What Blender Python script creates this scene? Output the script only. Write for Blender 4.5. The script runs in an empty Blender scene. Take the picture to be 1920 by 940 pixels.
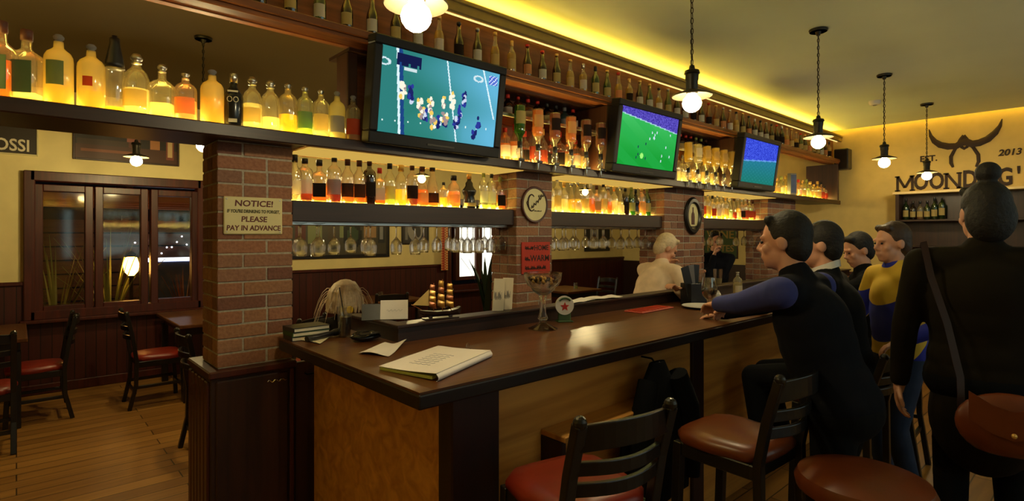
import bpy, bmesh, math, random
from mathutils import Vector, Matrix

# ------------------------------------------------------------------ camera, world, exposure
SC = bpy.context.scene
COL = SC.collection
FPX, CX, HY, CAMZ = 1029.0, 960.0, 442.0, 1.6      # focal length (px), centre, horizon row, eye height
RX, RY = 0.742, -0.670                              # picture's right as a world direction
FX, FY = 0.670, 0.742                               # viewing direction

cam_d = bpy.data.cameras.new('camera')
cam = bpy.data.objects.new('camera', cam_d)
COL.objects.link(cam)
cam.location = (0, 0, CAMZ)
cam.rotation_euler = (math.pi / 2, 0, -math.atan2(FX, FY))
cam_d.sensor_width = 36.0
cam_d.lens = FPX / 1920 * 36.0
cam_d.shift_y = -(470 - HY) / 1920
cam_d.clip_start = 0.05
SC.camera = cam

w = bpy.data.worlds.new('night')
SC.world = w
w.use_nodes = True
w.node_tree.nodes['Background'].inputs[0].default_value = (0.010, 0.009, 0.010, 1)
w.node_tree.nodes['Background'].inputs[1].default_value = 0.15

SC.view_settings.view_transform = 'Standard'
SC.view_settings.look = 'None'
SC.view_settings.gamma = 1
SC.view_settings.use_curve_mapping = False
SC.view_settings.exposure = 0.0
SC.cycles.use_denoising = True
SC.cycles.max_bounces = 10
SC.cycles.transparent_max_bounces = 24
SC.cycles.sample_clamp_indirect = 4.0
SC.cycles.caustics_reflective = False
SC.cycles.caustics_refractive = False

# strengths of everything that gives off light
BULB, BULB_BACK, BULB_FILL = 210.0, 440.0, 46.0
SHELF_LED, UNDER_GLOW, COVE_LED, SLOT_LED = 70.0, 0.62, 50.0, 34.0
WINDOW_FILL = 1.0
SCREEN = 1.25


def at(px, py, X=None, Y=None, Z=None):
    """World point that shows at pixel (px, py) and lies on one given plane."""
    a = (px - CX) / FPX
    d = Vector((a * RX + FX, a * RY + FY, (HY - py) / FPX))
    t = X / d.x if X is not None else Y / d.y if Y is not None else (Z - CAMZ) / d.z
    return Vector((0, 0, CAMZ)) + d * t


# ------------------------------------------------------------------ materials
def lin(c):
    return tuple(((v / 255 + 0.055) / 1.055) ** 2.4 if v / 255 > 0.04045 else v / 255 / 12.92 for v in c[:3])


def newmat(name):
    m = bpy.data.materials.new(name)
    m.use_nodes = True
    nt = m.node_tree
    nt.nodes.clear()
    out = nt.nodes.new('ShaderNodeOutputMaterial')
    return m, nt, out


def N(nt, kind, **kw):
    n = nt.nodes.new('ShaderNode' + kind)
    for k, v in kw.items():
        if k in n.inputs:
            n.inputs[k].default_value = v
        else:
            setattr(n, k, v)
    return n


def ramp(nt, fac, stops):
    r = nt.nodes.new('ShaderNodeValToRGB')
    cr = r.color_ramp
    while len(cr.elements) < len(stops):
        cr.elements.new(0.5)
    for e, (p, c) in zip(cr.elements, stops):
        e.position = p
        e.color = (*c[:3], 1)
    nt.links.new(fac, r.inputs[0])
    return r.outputs[0]


def plain(name, c, rough=0.5, metal=0.0, var=0.12, scale=12.0, bump=0.0, spec=0.5, coat=0.0):
    """Painted / plastic / metal surface: colour with a slight mottling."""
    m, nt, out = newmat(name)
    b = N(nt, 'BsdfPrincipled', Roughness=rough, Metallic=metal)
    b.inputs['Specular IOR Level'].default_value = spec
    b.inputs['Coat Weight'].default_value = coat
    tc = N(nt, 'TexCoord')
    no = N(nt, 'TexNoise', Scale=scale, Detail=4.0)
    nt.links.new(tc.outputs['Object'], no.inputs['Vector'])
    lo = tuple(v * (1 - var) for v in c)
    hi = tuple(min(1, v * (1 + var)) for v in c)
    nt.links.new(ramp(nt, no.outputs[0], [(0.3, lo), (0.7, hi)]), b.inputs['Base Color'])
    if bump:
        bp = N(nt, 'Bump', Strength=bump, Distance=0.01)
        nt.links.new(no.outputs[0], bp.inputs['Height'])
        nt.links.new(bp.outputs[0], b.inputs['Normal'])
    nt.links.new(b.outputs[0], out.inputs[0])
    return m


def wood(name, c1, c2, rough=0.4, axis=0, scale=1.0, coat=0.0, spec=0.5):
    m, nt, out = newmat(name)
    b = N(nt, 'BsdfPrincipled', Roughness=rough)
    b.inputs['Coat Weight'].default_value = coat
    b.inputs['Coat Roughness'].default_value = 0.12
    b.inputs['Specular IOR Level'].default_value = spec
    tc = N(nt, 'TexCoord')
    mp = N(nt, 'Mapping')
    s = [14.0 * scale] * 3
    s[axis] = 0.9 * scale
    mp.inputs['Scale'].default_value = s
    no = N(nt, 'TexNoise', Scale=1.6, Detail=6.0, Distortion=1.2)
    nt.links.new(tc.outputs['Object'], mp.inputs[0])
    nt.links.new(mp.outputs[0], no.inputs['Vector'])
    nt.links.new(ramp(nt, no.outputs[0], [(0.3, c1), (0.7, c2)]), b.inputs['Base Color'])
    bp = N(nt, 'Bump', Strength=0.08, Distance=0.004)
    nt.links.new(no.outputs[0], bp.inputs['Height'])
    nt.links.new(bp.outputs[0], b.inputs['Normal'])
    nt.links.new(b.outputs[0], out.inputs[0])
    return m


def boards(name, c1, c2, gap, width, length, rough=0.35, upright=False):
    """Wooden boards with joints; swap = rotation of the coordinates."""
    m, nt, out = newmat(name)
    b = N(nt, 'BsdfPrincipled', Roughness=rough)
    tc = N(nt, 'TexCoord')
    mp = N(nt, 'Mapping')
    br = N(nt, 'TexBrick', Scale=1.0)
    br.offset = 0.37
    br.inputs['Brick Width'].default_value = length
    br.inputs['Row Height'].default_value = width
    br.inputs['Mortar Size'].default_value = 0.004
    br.inputs['Color1'].default_value = (*c1, 1)
    br.inputs['Color2'].default_value = (*c2, 1)
    br.inputs['Mortar'].default_value = (*gap, 1)
    if upright:
        sx, cx = N(nt, 'SeparateXYZ'), N(nt, 'CombineXYZ')
        nt.links.new(tc.outputs['Object'], sx.inputs[0])
        nt.links.new(sx.outputs[2], cx.inputs[0])
        nt.links.new(sx.outputs[0], cx.inputs[1])
        nt.links.new(cx.outputs[0], mp.inputs[0])
    else:
        nt.links.new(tc.outputs['Object'], mp.inputs[0])
    nt.links.new(mp.outputs[0], br.inputs['Vector'])
    m2 = N(nt, 'Mapping')
    m2.inputs['Scale'].default_value = (1.2, 22, 22)
    no = N(nt, 'TexNoise', Scale=1.0, Detail=5.0, Distortion=0.8)
    nt.links.new(mp.outputs[0], m2.inputs[0])
    nt.links.new(m2.outputs[0], no.inputs['Vector'])
    mx = N(nt, 'MixRGB', blend_type='MULTIPLY')
    mx.inputs[0].default_value = 0.7
    nt.links.new(br.outputs[0], mx.inputs[1])
    nt.links.new(ramp(nt, no.outputs[0], [(0.25, (0.5, 0.45, 0.4)), (0.7, (1, 1, 1))]), mx.inputs[2])
    nt.links.new(mx.outputs[0], b.inputs['Base Color'])
    bp = N(nt, 'Bump', Strength=0.4, Distance=0.004)
    bp.invert = True
    nt.links.new(br.outputs['Fac'], bp.inputs['Height'])
    nt.links.new(bp.outputs[0], b.inputs['Normal'])
    nt.links.new(b.outputs[0], out.inputs[0])
    return m


def glow(name, c, strength):
    m, nt, out = newmat(name)
    e = N(nt, 'Emission', Strength=strength)
    e.inputs[0].default_value = (*c, 1)
    nt.links.new(e.outputs[0], out.inputs[0])
    return m


def glass(name, c, haze=0.0, gloss=0.12, hazec=None):
    """Thin-walled glass or liquid: tinted see-through, a share of light scattered through it, and a mirror coat."""
    m, nt, out = newmat(name)
    tr = N(nt, 'BsdfTransparent')
    tr.inputs[0].default_value = (*c, 1)
    last = tr.outputs[0]
    if haze:
        tl = N(nt, 'BsdfTranslucent')
        di = N(nt, 'BsdfDiffuse')
        hc = hazec or c
        tl.inputs[0].default_value = (*hc, 1)
        di.inputs[0].default_value = (*hc, 1)
        mt = N(nt, 'MixShader')
        mt.inputs[0].default_value = 0.35
        nt.links.new(tl.outputs[0], mt.inputs[1])
        nt.links.new(di.outputs[0], mt.inputs[2])
        mh = N(nt, 'MixShader')
        mh.inputs[0].default_value = haze
        nt.links.new(last, mh.inputs[1])
        nt.links.new(mt.outputs[0], mh.inputs[2])
        last = mh.outputs[0]
    if gloss:
        gl = N(nt, 'BsdfGlossy', Roughness=0.06)
        lw = N(nt, 'LayerWeight', Blend=0.25)
        mul = N(nt, 'Math', operation='MULTIPLY_ADD')
        mul.inputs[1].default_value = 0.6
        mul.inputs[2].default_value = gloss * 0.5
        nt.links.new(lw.outputs['Facing'], mul.inputs[0])
        ms = N(nt, 'MixShader')
        nt.links.new(mul.outputs[0], ms.inputs[0])
        nt.links.new(last, ms.inputs[1])
        nt.links.new(gl.outputs[0], ms.inputs[2])
        last = ms.outputs[0]
    nt.links.new(last, out.inputs[0])
    return m


def vcol(name, rough=0.8, emit=0.0, bump=0.0):
    """Colour read from the mesh's own face colours (bricks, printed pictures, screens)."""
    m, nt, out = newmat(name)
    ca = N(nt, 'VertexColor')
    ca.layer_name = 'Col'
    if emit:
        e = N(nt, 'Emission', Strength=emit)
        nt.links.new(ca.outputs[0], e.inputs[0])
        nt.links.new(e.outputs[0], out.inputs[0])
        return m
    b = N(nt, 'BsdfPrincipled', Roughness=rough)
    if bump:
        tc = N(nt, 'TexCoord')
        no = N(nt, 'TexNoise', Scale=70.0, Detail=5.0)
        nt.links.new(tc.outputs['Object'], no.inputs['Vector'])
        bp = N(nt, 'Bump', Strength=bump, Distance=0.006)
        nt.links.new(no.outputs[0], bp.inputs['Height'])
        nt.links.new(bp.outputs[0], b.inputs['Normal'])
        mx = N(nt, 'MixRGB', blend_type='MULTIPLY')
        mx.inputs[0].default_value = 0.6
        nt.links.new(ca.outputs[0], mx.inputs[1])
        nt.links.new(ramp(nt, no.outputs[0], [(0.3, (0.55, 0.5, 0.5)), (0.65, (1, 1, 1))]), mx.inputs[2])
        nt.links.new(mx.outputs[0], b.inputs['Base Color'])
    else:
        nt.links.new(ca.outputs[0], b.inputs['Base Color'])
    nt.links.new(b.outputs[0], out.inputs[0])
    return m


M = {}
M['floor'] = boards('oak_floor', lin((176, 128, 62)), lin((140, 96, 42)), lin((60, 38, 14)), 0.13, 1.3, 0.33)
M['ceiling'] = plain('ceiling_paint', lin((206, 214, 196)), 0.8, var=0.03, scale=2)  # green cast of the screens is put into this colour
M['ceiling_rear'] = plain('dimmed_ceiling_paint', lin((98, 82, 44)), 0.8, var=0.03, scale=2)  # darker copy of the ceiling colour, standing in for weak light
M['cream'] = plain('cream_plaster', lin((228, 212, 150)), 0.85, var=0.05, scale=5, bump=0.15)
M['yellow'] = plain('yellow_plaster', lin((214, 188, 118)), 0.85, var=0.06, scale=7, bump=0.25)
M['dado'] = boards('red_boards', lin((74, 26, 16)), lin((62, 20, 12)), lin((20, 6, 4)), 0.09, 9.0, 0.45, upright=True)
M['dado_end'] = wood('end_boards', lin((50, 24, 14)), lin((38, 16, 9)), 0.5, 2)
M['dark'] = wood('dark_wood', lin((52, 28, 17)), lin((33, 16, 10)), 0.42, 0)
M['darkz'] = wood('dark_wood_upright', lin((58, 30, 18)), lin((36, 18, 11)), 0.45, 2)
M['mahog'] = wood('mahogany', lin((78, 28, 16)), lin((52, 17, 10)), 0.4, 2)
M['brownw'] = wood('brown_wood', lin((128, 74, 38)), lin((92, 50, 24)), 0.45, 0)
M['backw'] = wood('back_panel_wood', lin((110, 62, 28)), lin((72, 38, 16)), 0.5, 0)
M['bartop'] = wood('bar_top_wood', lin((104, 62, 30)), lin((72, 38, 18)), 0.34, 0, coat=0.0, spec=0.6)
M['baredge'] = wood('bar_edge_wood', lin((34, 19, 13)), lin((24, 13, 9)), 0.4, 0)
M['panel'] = wood('bar_front_wood', lin((228, 168, 84)), lin((176, 118, 52)), 0.38, 0, scale=0.5)
M['post'] = wood('bar_post_wood', lin((44, 15, 10)), lin((30, 10, 7)), 0.45, 2)
M['soffit'] = plain('pale_soffit', lin((232, 206, 150)), 0.6, var=0.03)
M['brick'] = vcol('brick', 0.9, bump=0.5)
M['print'] = vcol('print', 0.5)
M['screen'] = vcol('screen', emit=SCREEN)
M['black'] = plain('black_plastic', (0.012, 0.012, 0.014), 0.35)
M['blackgloss'] = plain('black_gloss', (0.01, 0.01, 0.012), 0.15)
M['blackwood'] = plain('black_lacquer', (0.008, 0.007, 0.006), 0.3)
M['bezel'] = plain('matt_black_bezel', (0.006, 0.006, 0.008), 0.5, spec=0.2)
M['iron'] = plain('dark_iron', (0.035, 0.032, 0.026), 0.4, 0.7)
M['shade'] = plain('shade_enamel', lin((58, 50, 36)), 0.4, 0.0)
M['chrome'] = plain('chrome', (0.75, 0.73, 0.7), 0.15, 1.0, var=0.02)
M['steel'] = plain('brushed_steel', (0.6, 0.58, 0.54), 0.3, 1.0, var=0.04)
M['redseat'] = plain('red_vinyl', lin((122, 32, 16)), 0.36, spec=0.5)
M['brownseat'] = plain('brown_vinyl', lin((104, 48, 20)), 0.33, spec=0.5)
M['tabletop'] = wood('table_wood', lin((104, 64, 28)), lin((74, 42, 18)), 0.3, 1)
M['paper'] = plain('white_paper', lin((236, 228, 222)), 0.7, var=0.02)
M['creampaper'] = plain('cream_paper', lin((226, 214, 186)), 0.7, var=0.02)
M['greenpaper'] = plain('green_paper', lin((176, 184, 92)), 0.7, var=0.03)
M['signcream'] = plain('cream_sign', lin((214, 204, 150)), 0.55, var=0.05)
M['textred'] = plain('red_lettering', lin((96, 34, 26)), 0.6)
M['textbrown'] = plain('brown_lettering', lin((74, 34, 22)), 0.6)
M['textgreen'] = plain('olive_lettering', lin((78, 74, 34)), 0.6)
M['textdark'] = plain('dark_lettering', lin((44, 26, 22)), 0.7)
M['textwhite'] = plain('white_lettering', lin((220, 210, 180)), 0.6)
M['signred'] = plain('red_sign', lin((178, 44, 22)), 0.55)
M['gold'] = plain('gold_foil', lin((236, 190, 104)), 0.35, 0.55)
M['gold2'] = plain('copper_foil', lin((186, 110, 72)), 0.35, 0.55)
M['white'] = plain('white_china', lin((232, 228, 220)), 0.25, var=0.02)
M['red'] = plain('red_print', lin((200, 44, 28)), 0.5)
M['pink'] = plain('red_mat', lin((190, 84, 70)), 0.6)
M['green'] = plain('plant_green', lin((150, 156, 78)), 0.5)
M['cornice'] = plain('olive_cornice_paint', lin((128, 106, 52)), 0.6)
M['darkgreen'] = plain('dark_leaf', lin((20, 38, 18)), 0.5)
M['stone'] = plain('paving', lin((70, 62, 54)), 0.8)
WARM, AMBER = (1.0, 0.74, 0.36), (1.0, 0.66, 0.13)
M['bulb'] = glow('lit_bulb', (1.0, 0.82, 0.46), BULB)
M['bulb_fill'] = glow('lit_bulb_fill', (1.0, 0.80, 0.42), BULB_FILL)
M['bulb_back'] = glow('lit_bulb_rear', (1.0, 0.78, 0.36), BULB_BACK)
M['shelfled'] = glow('shelf_light', (1.0, 0.70, 0.15), SHELF_LED)
M['underglow'] = glow('soffit_glow', (1.0, 0.62, 0.12), UNDER_GLOW)  # bounced shelf light given to the soffit as emission
M['coveled'] = glow('cove_light', (1.0, 0.66, 0.06), COVE_LED)
M['lineled'] = glow('cornice_line_light', (1.0, 0.76, 0.26), 1.3)
M['slotled'] = glow('slot_light', (1.0, 0.62, 0.06), SLOT_LED)
M['daywhite'] = glow('lit_street_glass', (1.0, 0.97, 0.80), 1.6)
M['flame'] = glow('lit_lantern', (1.0, 0.46, 0.09), 26.0)
M['unseen'] = glow('window_fill_glass', (0.60, 0.80, 0.74), WINDOW_FILL)  # cool glow of the added window behind the camera
M['awning'] = wood('lit_awning_wood', lin((214, 140, 84)), lin((190, 112, 62)), 0.6, 0)  # slats brightened in colour in place of lamplight on them
M['ledwhite'] = glow('white_led', (0.75, 0.80, 1.0), 4.0)
M['pane'] = glass('window_glass', (0.86, 0.84, 0.80), 0.0, 0.16)
M['clear'] = glass('clear_glass', (0.95, 0.95, 0.92), 0.02, 0.22)
def crystal(name, see=0.45, ior=1.3):
    m, nt, out = newmat(name)
    b = N(nt, 'BsdfPrincipled', Roughness=0.03, IOR=ior)
    b.inputs['Transmission Weight'].default_value = 1.0
    b.inputs['Base Color'].default_value = (0.97, 0.97, 0.95, 1)
    tr = N(nt, 'BsdfTransparent')
    mx = N(nt, 'MixShader')
    mx.inputs[0].default_value = see
    nt.links.new(b.outputs[0], mx.inputs[1])
    nt.links.new(tr.outputs[0], mx.inputs[2])
    nt.links.new(mx.outputs[0], out.inputs[0])
    return m


M['crystal'] = crystal('thin_crystal')
M['cut'] = crystal('cut_crystal', 0.12, 1.5)
M['g_clear'] = glass('bottle_clear', (0.93, 0.90, 0.80), 0.14, 0.22, (0.95, 0.86, 0.6))
M['g_green'] = glass('bottle_green', (0.14, 0.34, 0.10), 0.12, 0.2)
M['g_brown'] = glass('bottle_brown', (0.10, 0.035, 0.012), 0.06, 0.16)
M['g_amber'] = glass('bottle_amber', (0.62, 0.30, 0.08), 0.12, 0.2)
M['g_blue'] = glass('bottle_teal', (0.30, 0.55, 0.55), 0.15, 0.2)
M['g_frost'] = glass('bottle_frosted', (0.92, 0.84, 0.40), 0.72, 0.05, (0.97, 0.88, 0.42))
M['g_black'] = plain('bottle_black', (0.010, 0.010, 0.012), 0.2)
M['l_clear'] = glass('spirit_clear', (0.93, 0.90, 0.74), 0.30, 0.0, (0.92, 0.86, 0.6))
M['l_amber'] = glass('spirit_amber', (0.86, 0.42, 0.09), 0.40, 0.0, (0.90, 0.45, 0.12))
M['l_brown'] = glass('spirit_brown', (0.50, 0.14, 0.04), 0.35, 0.0, (0.5, 0.16, 0.05))
M['l_yellow'] = glass('spirit_yellow', (0.92, 0.74, 0.16), 0.45, 0.0, (0.95, 0.76, 0.15))
M['l_pink'] = glass('spirit_pink', (0.95, 0.62, 0.42), 0.45, 0.0, (0.95, 0.60, 0.4))
M['l_red'] = glass('spirit_red', (0.40, 0.05, 0.03), 0.30, 0.0, (0.45, 0.06, 0.03))
M['l_green'] = glass('spirit_green', (0.62, 0.78, 0.32), 0.35, 0.0, (0.6, 0.75, 0.3))
M['cola'] = glass('dark_drink', (0.05, 0.012, 0.006), 0.8, 0.05, (0.05, 0.010, 0.006))
def paperlabel(name, c, *_):
    m, nt, out = newmat(name)
    a = N(nt, 'BsdfDiffuse')
    b = N(nt, 'BsdfTranslucent')
    a.inputs[0].default_value = b.inputs[0].default_value = (*c, 1)
    x = N(nt, 'MixShader')
    x.inputs[0].default_value = 0.5
    nt.links.new(a.outputs[0], x.inputs[1])
    nt.links.new(b.outputs[0], x.inputs[2])
    nt.links.new(x.outputs[0], out.inputs[0])
    return m


M['p_white'] = paperlabel('label_white', lin((226, 218, 200)), 0.6)
M['p_cream'] = paperlabel('label_cream', lin((206, 182, 120)), 0.6)
M['p_green'] = paperlabel('label_green', lin((112, 136, 104)), 0.6)
M['p_red'] = paperlabel('label_red', lin((178, 78, 58)), 0.6)
M['p_black'] = paperlabel('label_black', lin((52, 44, 42)), 0.5)
M['p_grey'] = paperlabel('label_grey', lin((150, 150, 156)), 0.5)
M['p_orange'] = paperlabel('label_orange', lin((226, 158, 108)), 0.6)
M['p_blue'] = plain('label_blue', lin((66, 84, 130)), 0.6)
CAPS = {'black': 'black', 'brown': 'textbrown', 'silver': 'steel', 'gold': 'gold', 'red': 'red', 'white': 'white', 'green': 'green', 'grey': 'p_grey'}

M['skin'] = plain('skin', lin((205, 150, 120)), 0.5, var=0.06, scale=20)
M['suit'] = plain('dark_suit_cloth', (0.0045, 0.005, 0.007), 0.9, spec=0.15)
M['jacket'] = plain('navy_jacket_cloth', (0.0045, 0.005, 0.009), 0.9, spec=0.15)
M['brownjacket'] = plain('dark_brown_cloth', (0.010, 0.007, 0.003), 0.9, spec=0.15)
M['trousers'] = plain('dark_trousers', (0.004, 0.004, 0.005), 0.9, spec=0.15)
M['jeans'] = plain('jeans', lin((46, 56, 78)), 0.9, spec=0.15)
M['blueshirt'] = plain('blue_shirt', lin((46, 54, 122)), 0.85)
M['creamshirt'] = plain('cream_shirt', lin((224, 200, 172)), 0.85)
M['hairdark'] = plain('dark_hair', (0.007, 0.005, 0.004), 0.7, scale=60, bump=0.5)
M['hairbrown'] = plain('brown_hair', (0.045, 0.022, 0.010), 0.55, scale=60, bump=0.5)
M['hairblond'] = plain('blond_hair', lin((206, 186, 152)), 0.55, scale=60, bump=0.5)
M['shoe'] = plain('black_shoe', (0.012, 0.01, 0.01), 0.4)


def stripes_mat():
    m, nt, out = newmat('blue_yellow_jersey')
    b = N(nt, 'BsdfPrincipled', Roughness=0.85)
    tc = N(nt, 'TexCoord')
    dp = N(nt, 'VectorMath', operation='DOT_PRODUCT')
    dp.inputs[1].default_value = (2.0, -1.8, -2.5)
    nt.links.new(tc.outputs['Object'], dp.inputs[0])
    ad = N(nt, 'Math', operation='ADD')
    ad.inputs[1].default_value = 9.35
    fr = N(nt, 'Math', operation='FRACT')
    nt.links.new(dp.outputs['Value'], ad.inputs[0])
    nt.links.new(ad.outputs[0], fr.inputs[0])
    r = nt.nodes.new('ShaderNodeValToRGB')
    r.color_ramp.interpolation = 'CONSTANT'
    r.color_ramp.elements[0].color = (*lin((30, 40, 150)), 1)
    r.color_ramp.elements[1].position = 0.58
    r.color_ramp.elements[1].color = (*lin((206, 170, 52)), 1)
    nt.links.new(fr.outputs[0], r.inputs[0])
    nt.links.new(r.outputs[0], b.inputs['Base Color'])
    nt.links.new(b.outputs[0], out.inputs[0])
    return m


M['jersey'] = stripes_mat()


# ------------------------------------------------------------------ mesh helpers
class MB:
    def __init__(self):
        self.v, self.f, self.c = [], [], []

    def add(self, verts, faces, col=None):
        n = len(self.v)
        self.v += [tuple(p) for p in verts]
        self.f += [tuple(i + n for i in f) for f in faces]
        self.c += [col] * len(faces)
        return self

    def box(self, x0, y0, z0, x1, y1, z1, col=None):
        v = [(x0, y0, z0), (x1, y0, z0), (x1, y1, z0), (x0, y1, z0), (x0, y0, z1), (x1, y0, z1), (x1, y1, z1), (x0, y1, z1)]
        return self.add(v, [(3, 2, 1, 0), (4, 5, 6, 7), (0, 1, 5, 4), (1, 2, 6, 5), (2, 3, 7, 6), (3, 0, 4, 7)], col)

    def bbox(self, x0, y0, z0, x1, y1, z1, b, col=None):
        """Box with chamfered edges, as one closed shell."""
        xs, ys, zs = (x0, x1), (y0, y1), (z0, z1)
        v, idx = [], {}
        for i in (0, 1):
            for j in (0, 1):
                for k in (0, 1):
                    for ax in range(3):
                        p = [xs[i], ys[j], zs[k]]
                        for o, s in ((0, i), (1, j), (2, k)):
                            if o != ax:
                                p[o] += b if s == 0 else -b
                        idx[i, j, k, ax] = len(v)
                        v.append(p)
        f = []
        def face(keys):
            f.append(tuple(idx[k] for k in keys))
        for s in (0, 1):
            q = [(s, 0, 0, 0), (s, 1, 0, 0), (s, 1, 1, 0), (s, 0, 1, 0)]
            face(q if s else q[::-1])
            q = [(0, s, 0, 1), (0, s, 1, 1), (1, s, 1, 1), (1, s, 0, 1)]
            face(q if s else q[::-1])
            q = [(0, 0, s, 2), (1, 0, s, 2), (1, 1, s, 2), (0, 1, s, 2)]
            face(q if s else q[::-1])
        for i in (0, 1):
            for j in (0, 1):
                q = [(i, j, 0, 0), (i, j, 1, 0), (i, j, 1, 1), (i, j, 0, 1)]
                face(q if i == j else q[::-1])
                q = [(i, 0, j, 0), (i, 1, j, 0), (i, 1, j, 2), (i, 0, j, 2)]
                face(q[::-1] if i == j else q)
                q = [(0, i, j, 1), (1, i, j, 1), (1, i, j, 2), (0, i, j, 2)]
                face(q if i == j else q[::-1])
                for k in (0, 1):
                    t = [(i, j, k, 0), (i, j, k, 1), (i, j, k, 2)]
                    face(t if (i + j + k) % 2 else t[::-1])
        return self.add(v, f, col)

    def lathe(self, prof, seg=20, o=(0, 0, 0), col=None, caps=True):
        """prof: (r, z) or (r, z, squareness)."""
        v, f = [], []
        for p in prof:
            r, z = p[0], p[1]
            sq = p[2] if len(p) > 2 else 0
            for i in range(seg):
                a = 2 * math.pi * (i + 0.5) / seg
                ca, sa = math.cos(a), math.sin(a)
                k = 1.0
                if sq:
                    k = 1 + sq * ((abs(ca) ** 6 + abs(sa) ** 6) ** (-1 / 6) - 1)
                v.append((o[0] + r * k * ca, o[1] + r * k * sa, o[2] + z))
        n = len(prof)
        for j in range(n - 1):
            for i in range(seg):
                i2 = (i + 1) % seg
                f.append((j * seg + i, j * seg + i2, (j + 1) * seg + i2, (j + 1) * seg + i))
        if caps:
            f.append(tuple(reversed(range(seg))))
            f.append(tuple((n - 1) * seg + i for i in range(seg)))
        return self.add(v, f, col)

    def frustum(self, p, q, r1, r2, seg=12, caps=True, col=None):
        p, q = Vector(p), Vector(q)
        d = (q - p)
        if d.length < 1e-6:
            return self
        d.normalize()
        u = d.orthogonal().normalized()
        w_ = d.cross(u)
        v, f = [], []
        for c, r in ((p, r1), (q, r2)):
            for i in range(seg):
                a = 2 * math.pi * i / seg
                v.append(c + (u * math.cos(a) + w_ * math.sin(a)) * r)
        for i in range(seg):
            i2 = (i + 1) % seg
            f.append((i, i2, seg + i2, seg + i))
        if caps:
            f.append(tuple(reversed(range(seg))))
            f.append(tuple(range(seg, 2 * seg)))
        return self.add(v, f, col)

    def tube(self, pts, r, seg=8, col=None):
        """Continuous tube; r a number or one radius per point."""
        pts = [Vector(p) for p in pts]
        rs = r if isinstance(r, (list, tuple)) else [r] * len(pts)
        v, f = [], []
        u = None
        for i, p in enumerate(pts):
            d = (pts[min(i + 1, len(pts) - 1)] - pts[max(i - 1, 0)]).normalized()
            if u is None:
                u = d.orthogonal().normalized()
            u = (u - d * u.dot(d)).normalized()
            w_ = d.cross(u)
            for k in range(seg):
                a = 2 * math.pi * k / seg
                v.append(p + (u * math.cos(a) + w_ * math.sin(a)) * rs[i])
        for j in range(len(pts) - 1):
            for k in range(seg):
                k2 = (k + 1) % seg
                f.append((j * seg + k, j * seg + k2, (j + 1) * seg + k2, (j + 1) * seg + k))
        f.append(tuple(reversed(range(seg))))
        f.append(tuple((len(pts) - 1) * seg + k for k in range(seg)))
        return self.add(v, f, col)

    def strip(self, pts, up, width, thick, col=None):
        """Bent flat bar: rectangular section swept along pts; width along up."""
        up = Vector(up).normalized()
        pts = [Vector(p) for p in pts]
        v, f = [], []
        for i, p in enumerate(pts):
            d = (pts[min(i + 1, len(pts) - 1)] - pts[max(i - 1, 0)]).normalized()
            n = d.cross(up).normalized()
            for s, t in ((-1, -1), (1, -1), (1, 1), (-1, 1)):
                v.append(p + n * (s * thick / 2) + up * (t * width / 2))
        for j in range(len(pts) - 1):
            for k in range(4):
                k2 = (k + 1) % 4
                f.append((j * 4 + k, j * 4 + k2, (j + 1) * 4 + k2, (j + 1) * 4 + k))
        f.append((3, 2, 1, 0))
        e = (len(pts) - 1) * 4
        f.append((e, e + 1, e + 2, e + 3))
        return self.add(v, f, col)

    def ell(self, c, ax, ay, az, seg=16, rings=10, col=None):
        c, ax, ay, az = Vector(c), Vector(ax), Vector(ay), Vector(az)
        v, f = [c - az], []
        for j in range(1, rings):
            t = -math.pi / 2 + math.pi * j / rings
            for i in range(seg):
                a = 2 * math.pi * i / seg
                v.append(c + ax * (math.cos(t) * math.cos(a)) + ay * (math.cos(t) * math.sin(a)) + az * math.sin(t))
        v.append(c + az)
        for i in range(seg):
            f.append((0, 1 + (i + 1) % seg, 1 + i))
        for j in range(rings - 2):
            for i in range(seg):
                i2 = (i + 1) % seg
                f.append((1 + j * seg + i, 1 + j * seg + i2, 1 + (j + 1) * seg + i2, 1 + (j + 1) * seg + i))
        top = len(v) - 1
        b = 1 + (rings - 2) * seg
        for i in range(seg):
            f.append((b + i, b + (i + 1) % seg, top))
        return self.add(v, f, col)

    def ball(self, c, r, seg=14, rings=9, col=None):
        return self.ell(c, (r, 0, 0), (0, r, 0), (0, 0, r), seg, rings, col)

    def cap(self, p, q, r1, r2, seg=12):
        """Round-ended tapered limb."""
        self.ball(p, r1, seg, 8)
        self.ball(q, r2, seg, 8)
        return self.frustum(p, q, r1, r2, seg)

    def prism(self, poly, z0, z1, col=None):
        n = len(poly)
        v = [(x, y, z0) for x, y in poly] + [(x, y, z1) for x, y in poly]
        f = [tuple(reversed(range(n))), tuple(range(n, 2 * n))]
        f += [(i, (i + 1) % n, n + (i + 1) % n, n + i) for i in range(n)]
        return self.add(v, f, col)

    def xform(self, mat):
        self.v = [tuple(mat @ Vector(p)) for p in self.v]
        return self

    def mesh(self, name, mat, smooth=False):
        me = bpy.data.meshes.new(name)
        me.from_pydata(self.v, [], self.f)
        if any(c is not None for c in self.c):
            ca = me.color_attributes.new('Col', 'FLOAT_COLOR', 'CORNER')
            buf = []
            for p, c in zip(me.polygons, self.c):
                buf += [*(c or (0.5, 0.5, 0.5)), 1.0] * p.loop_total
            ca.data.foreach_set('color', buf)
        if mat:
            me.materials.append(mat)
        if smooth:
            me.polygons.foreach_set('use_smooth', [True] * len(me.polygons))
        bm = bmesh.new()
        bm.from_mesh(me)
        bmesh.ops.recalc_face_normals(bm, faces=bm.faces)
        bm.to_mesh(me)
        bm.free()
        me.update()
        return me

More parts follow.
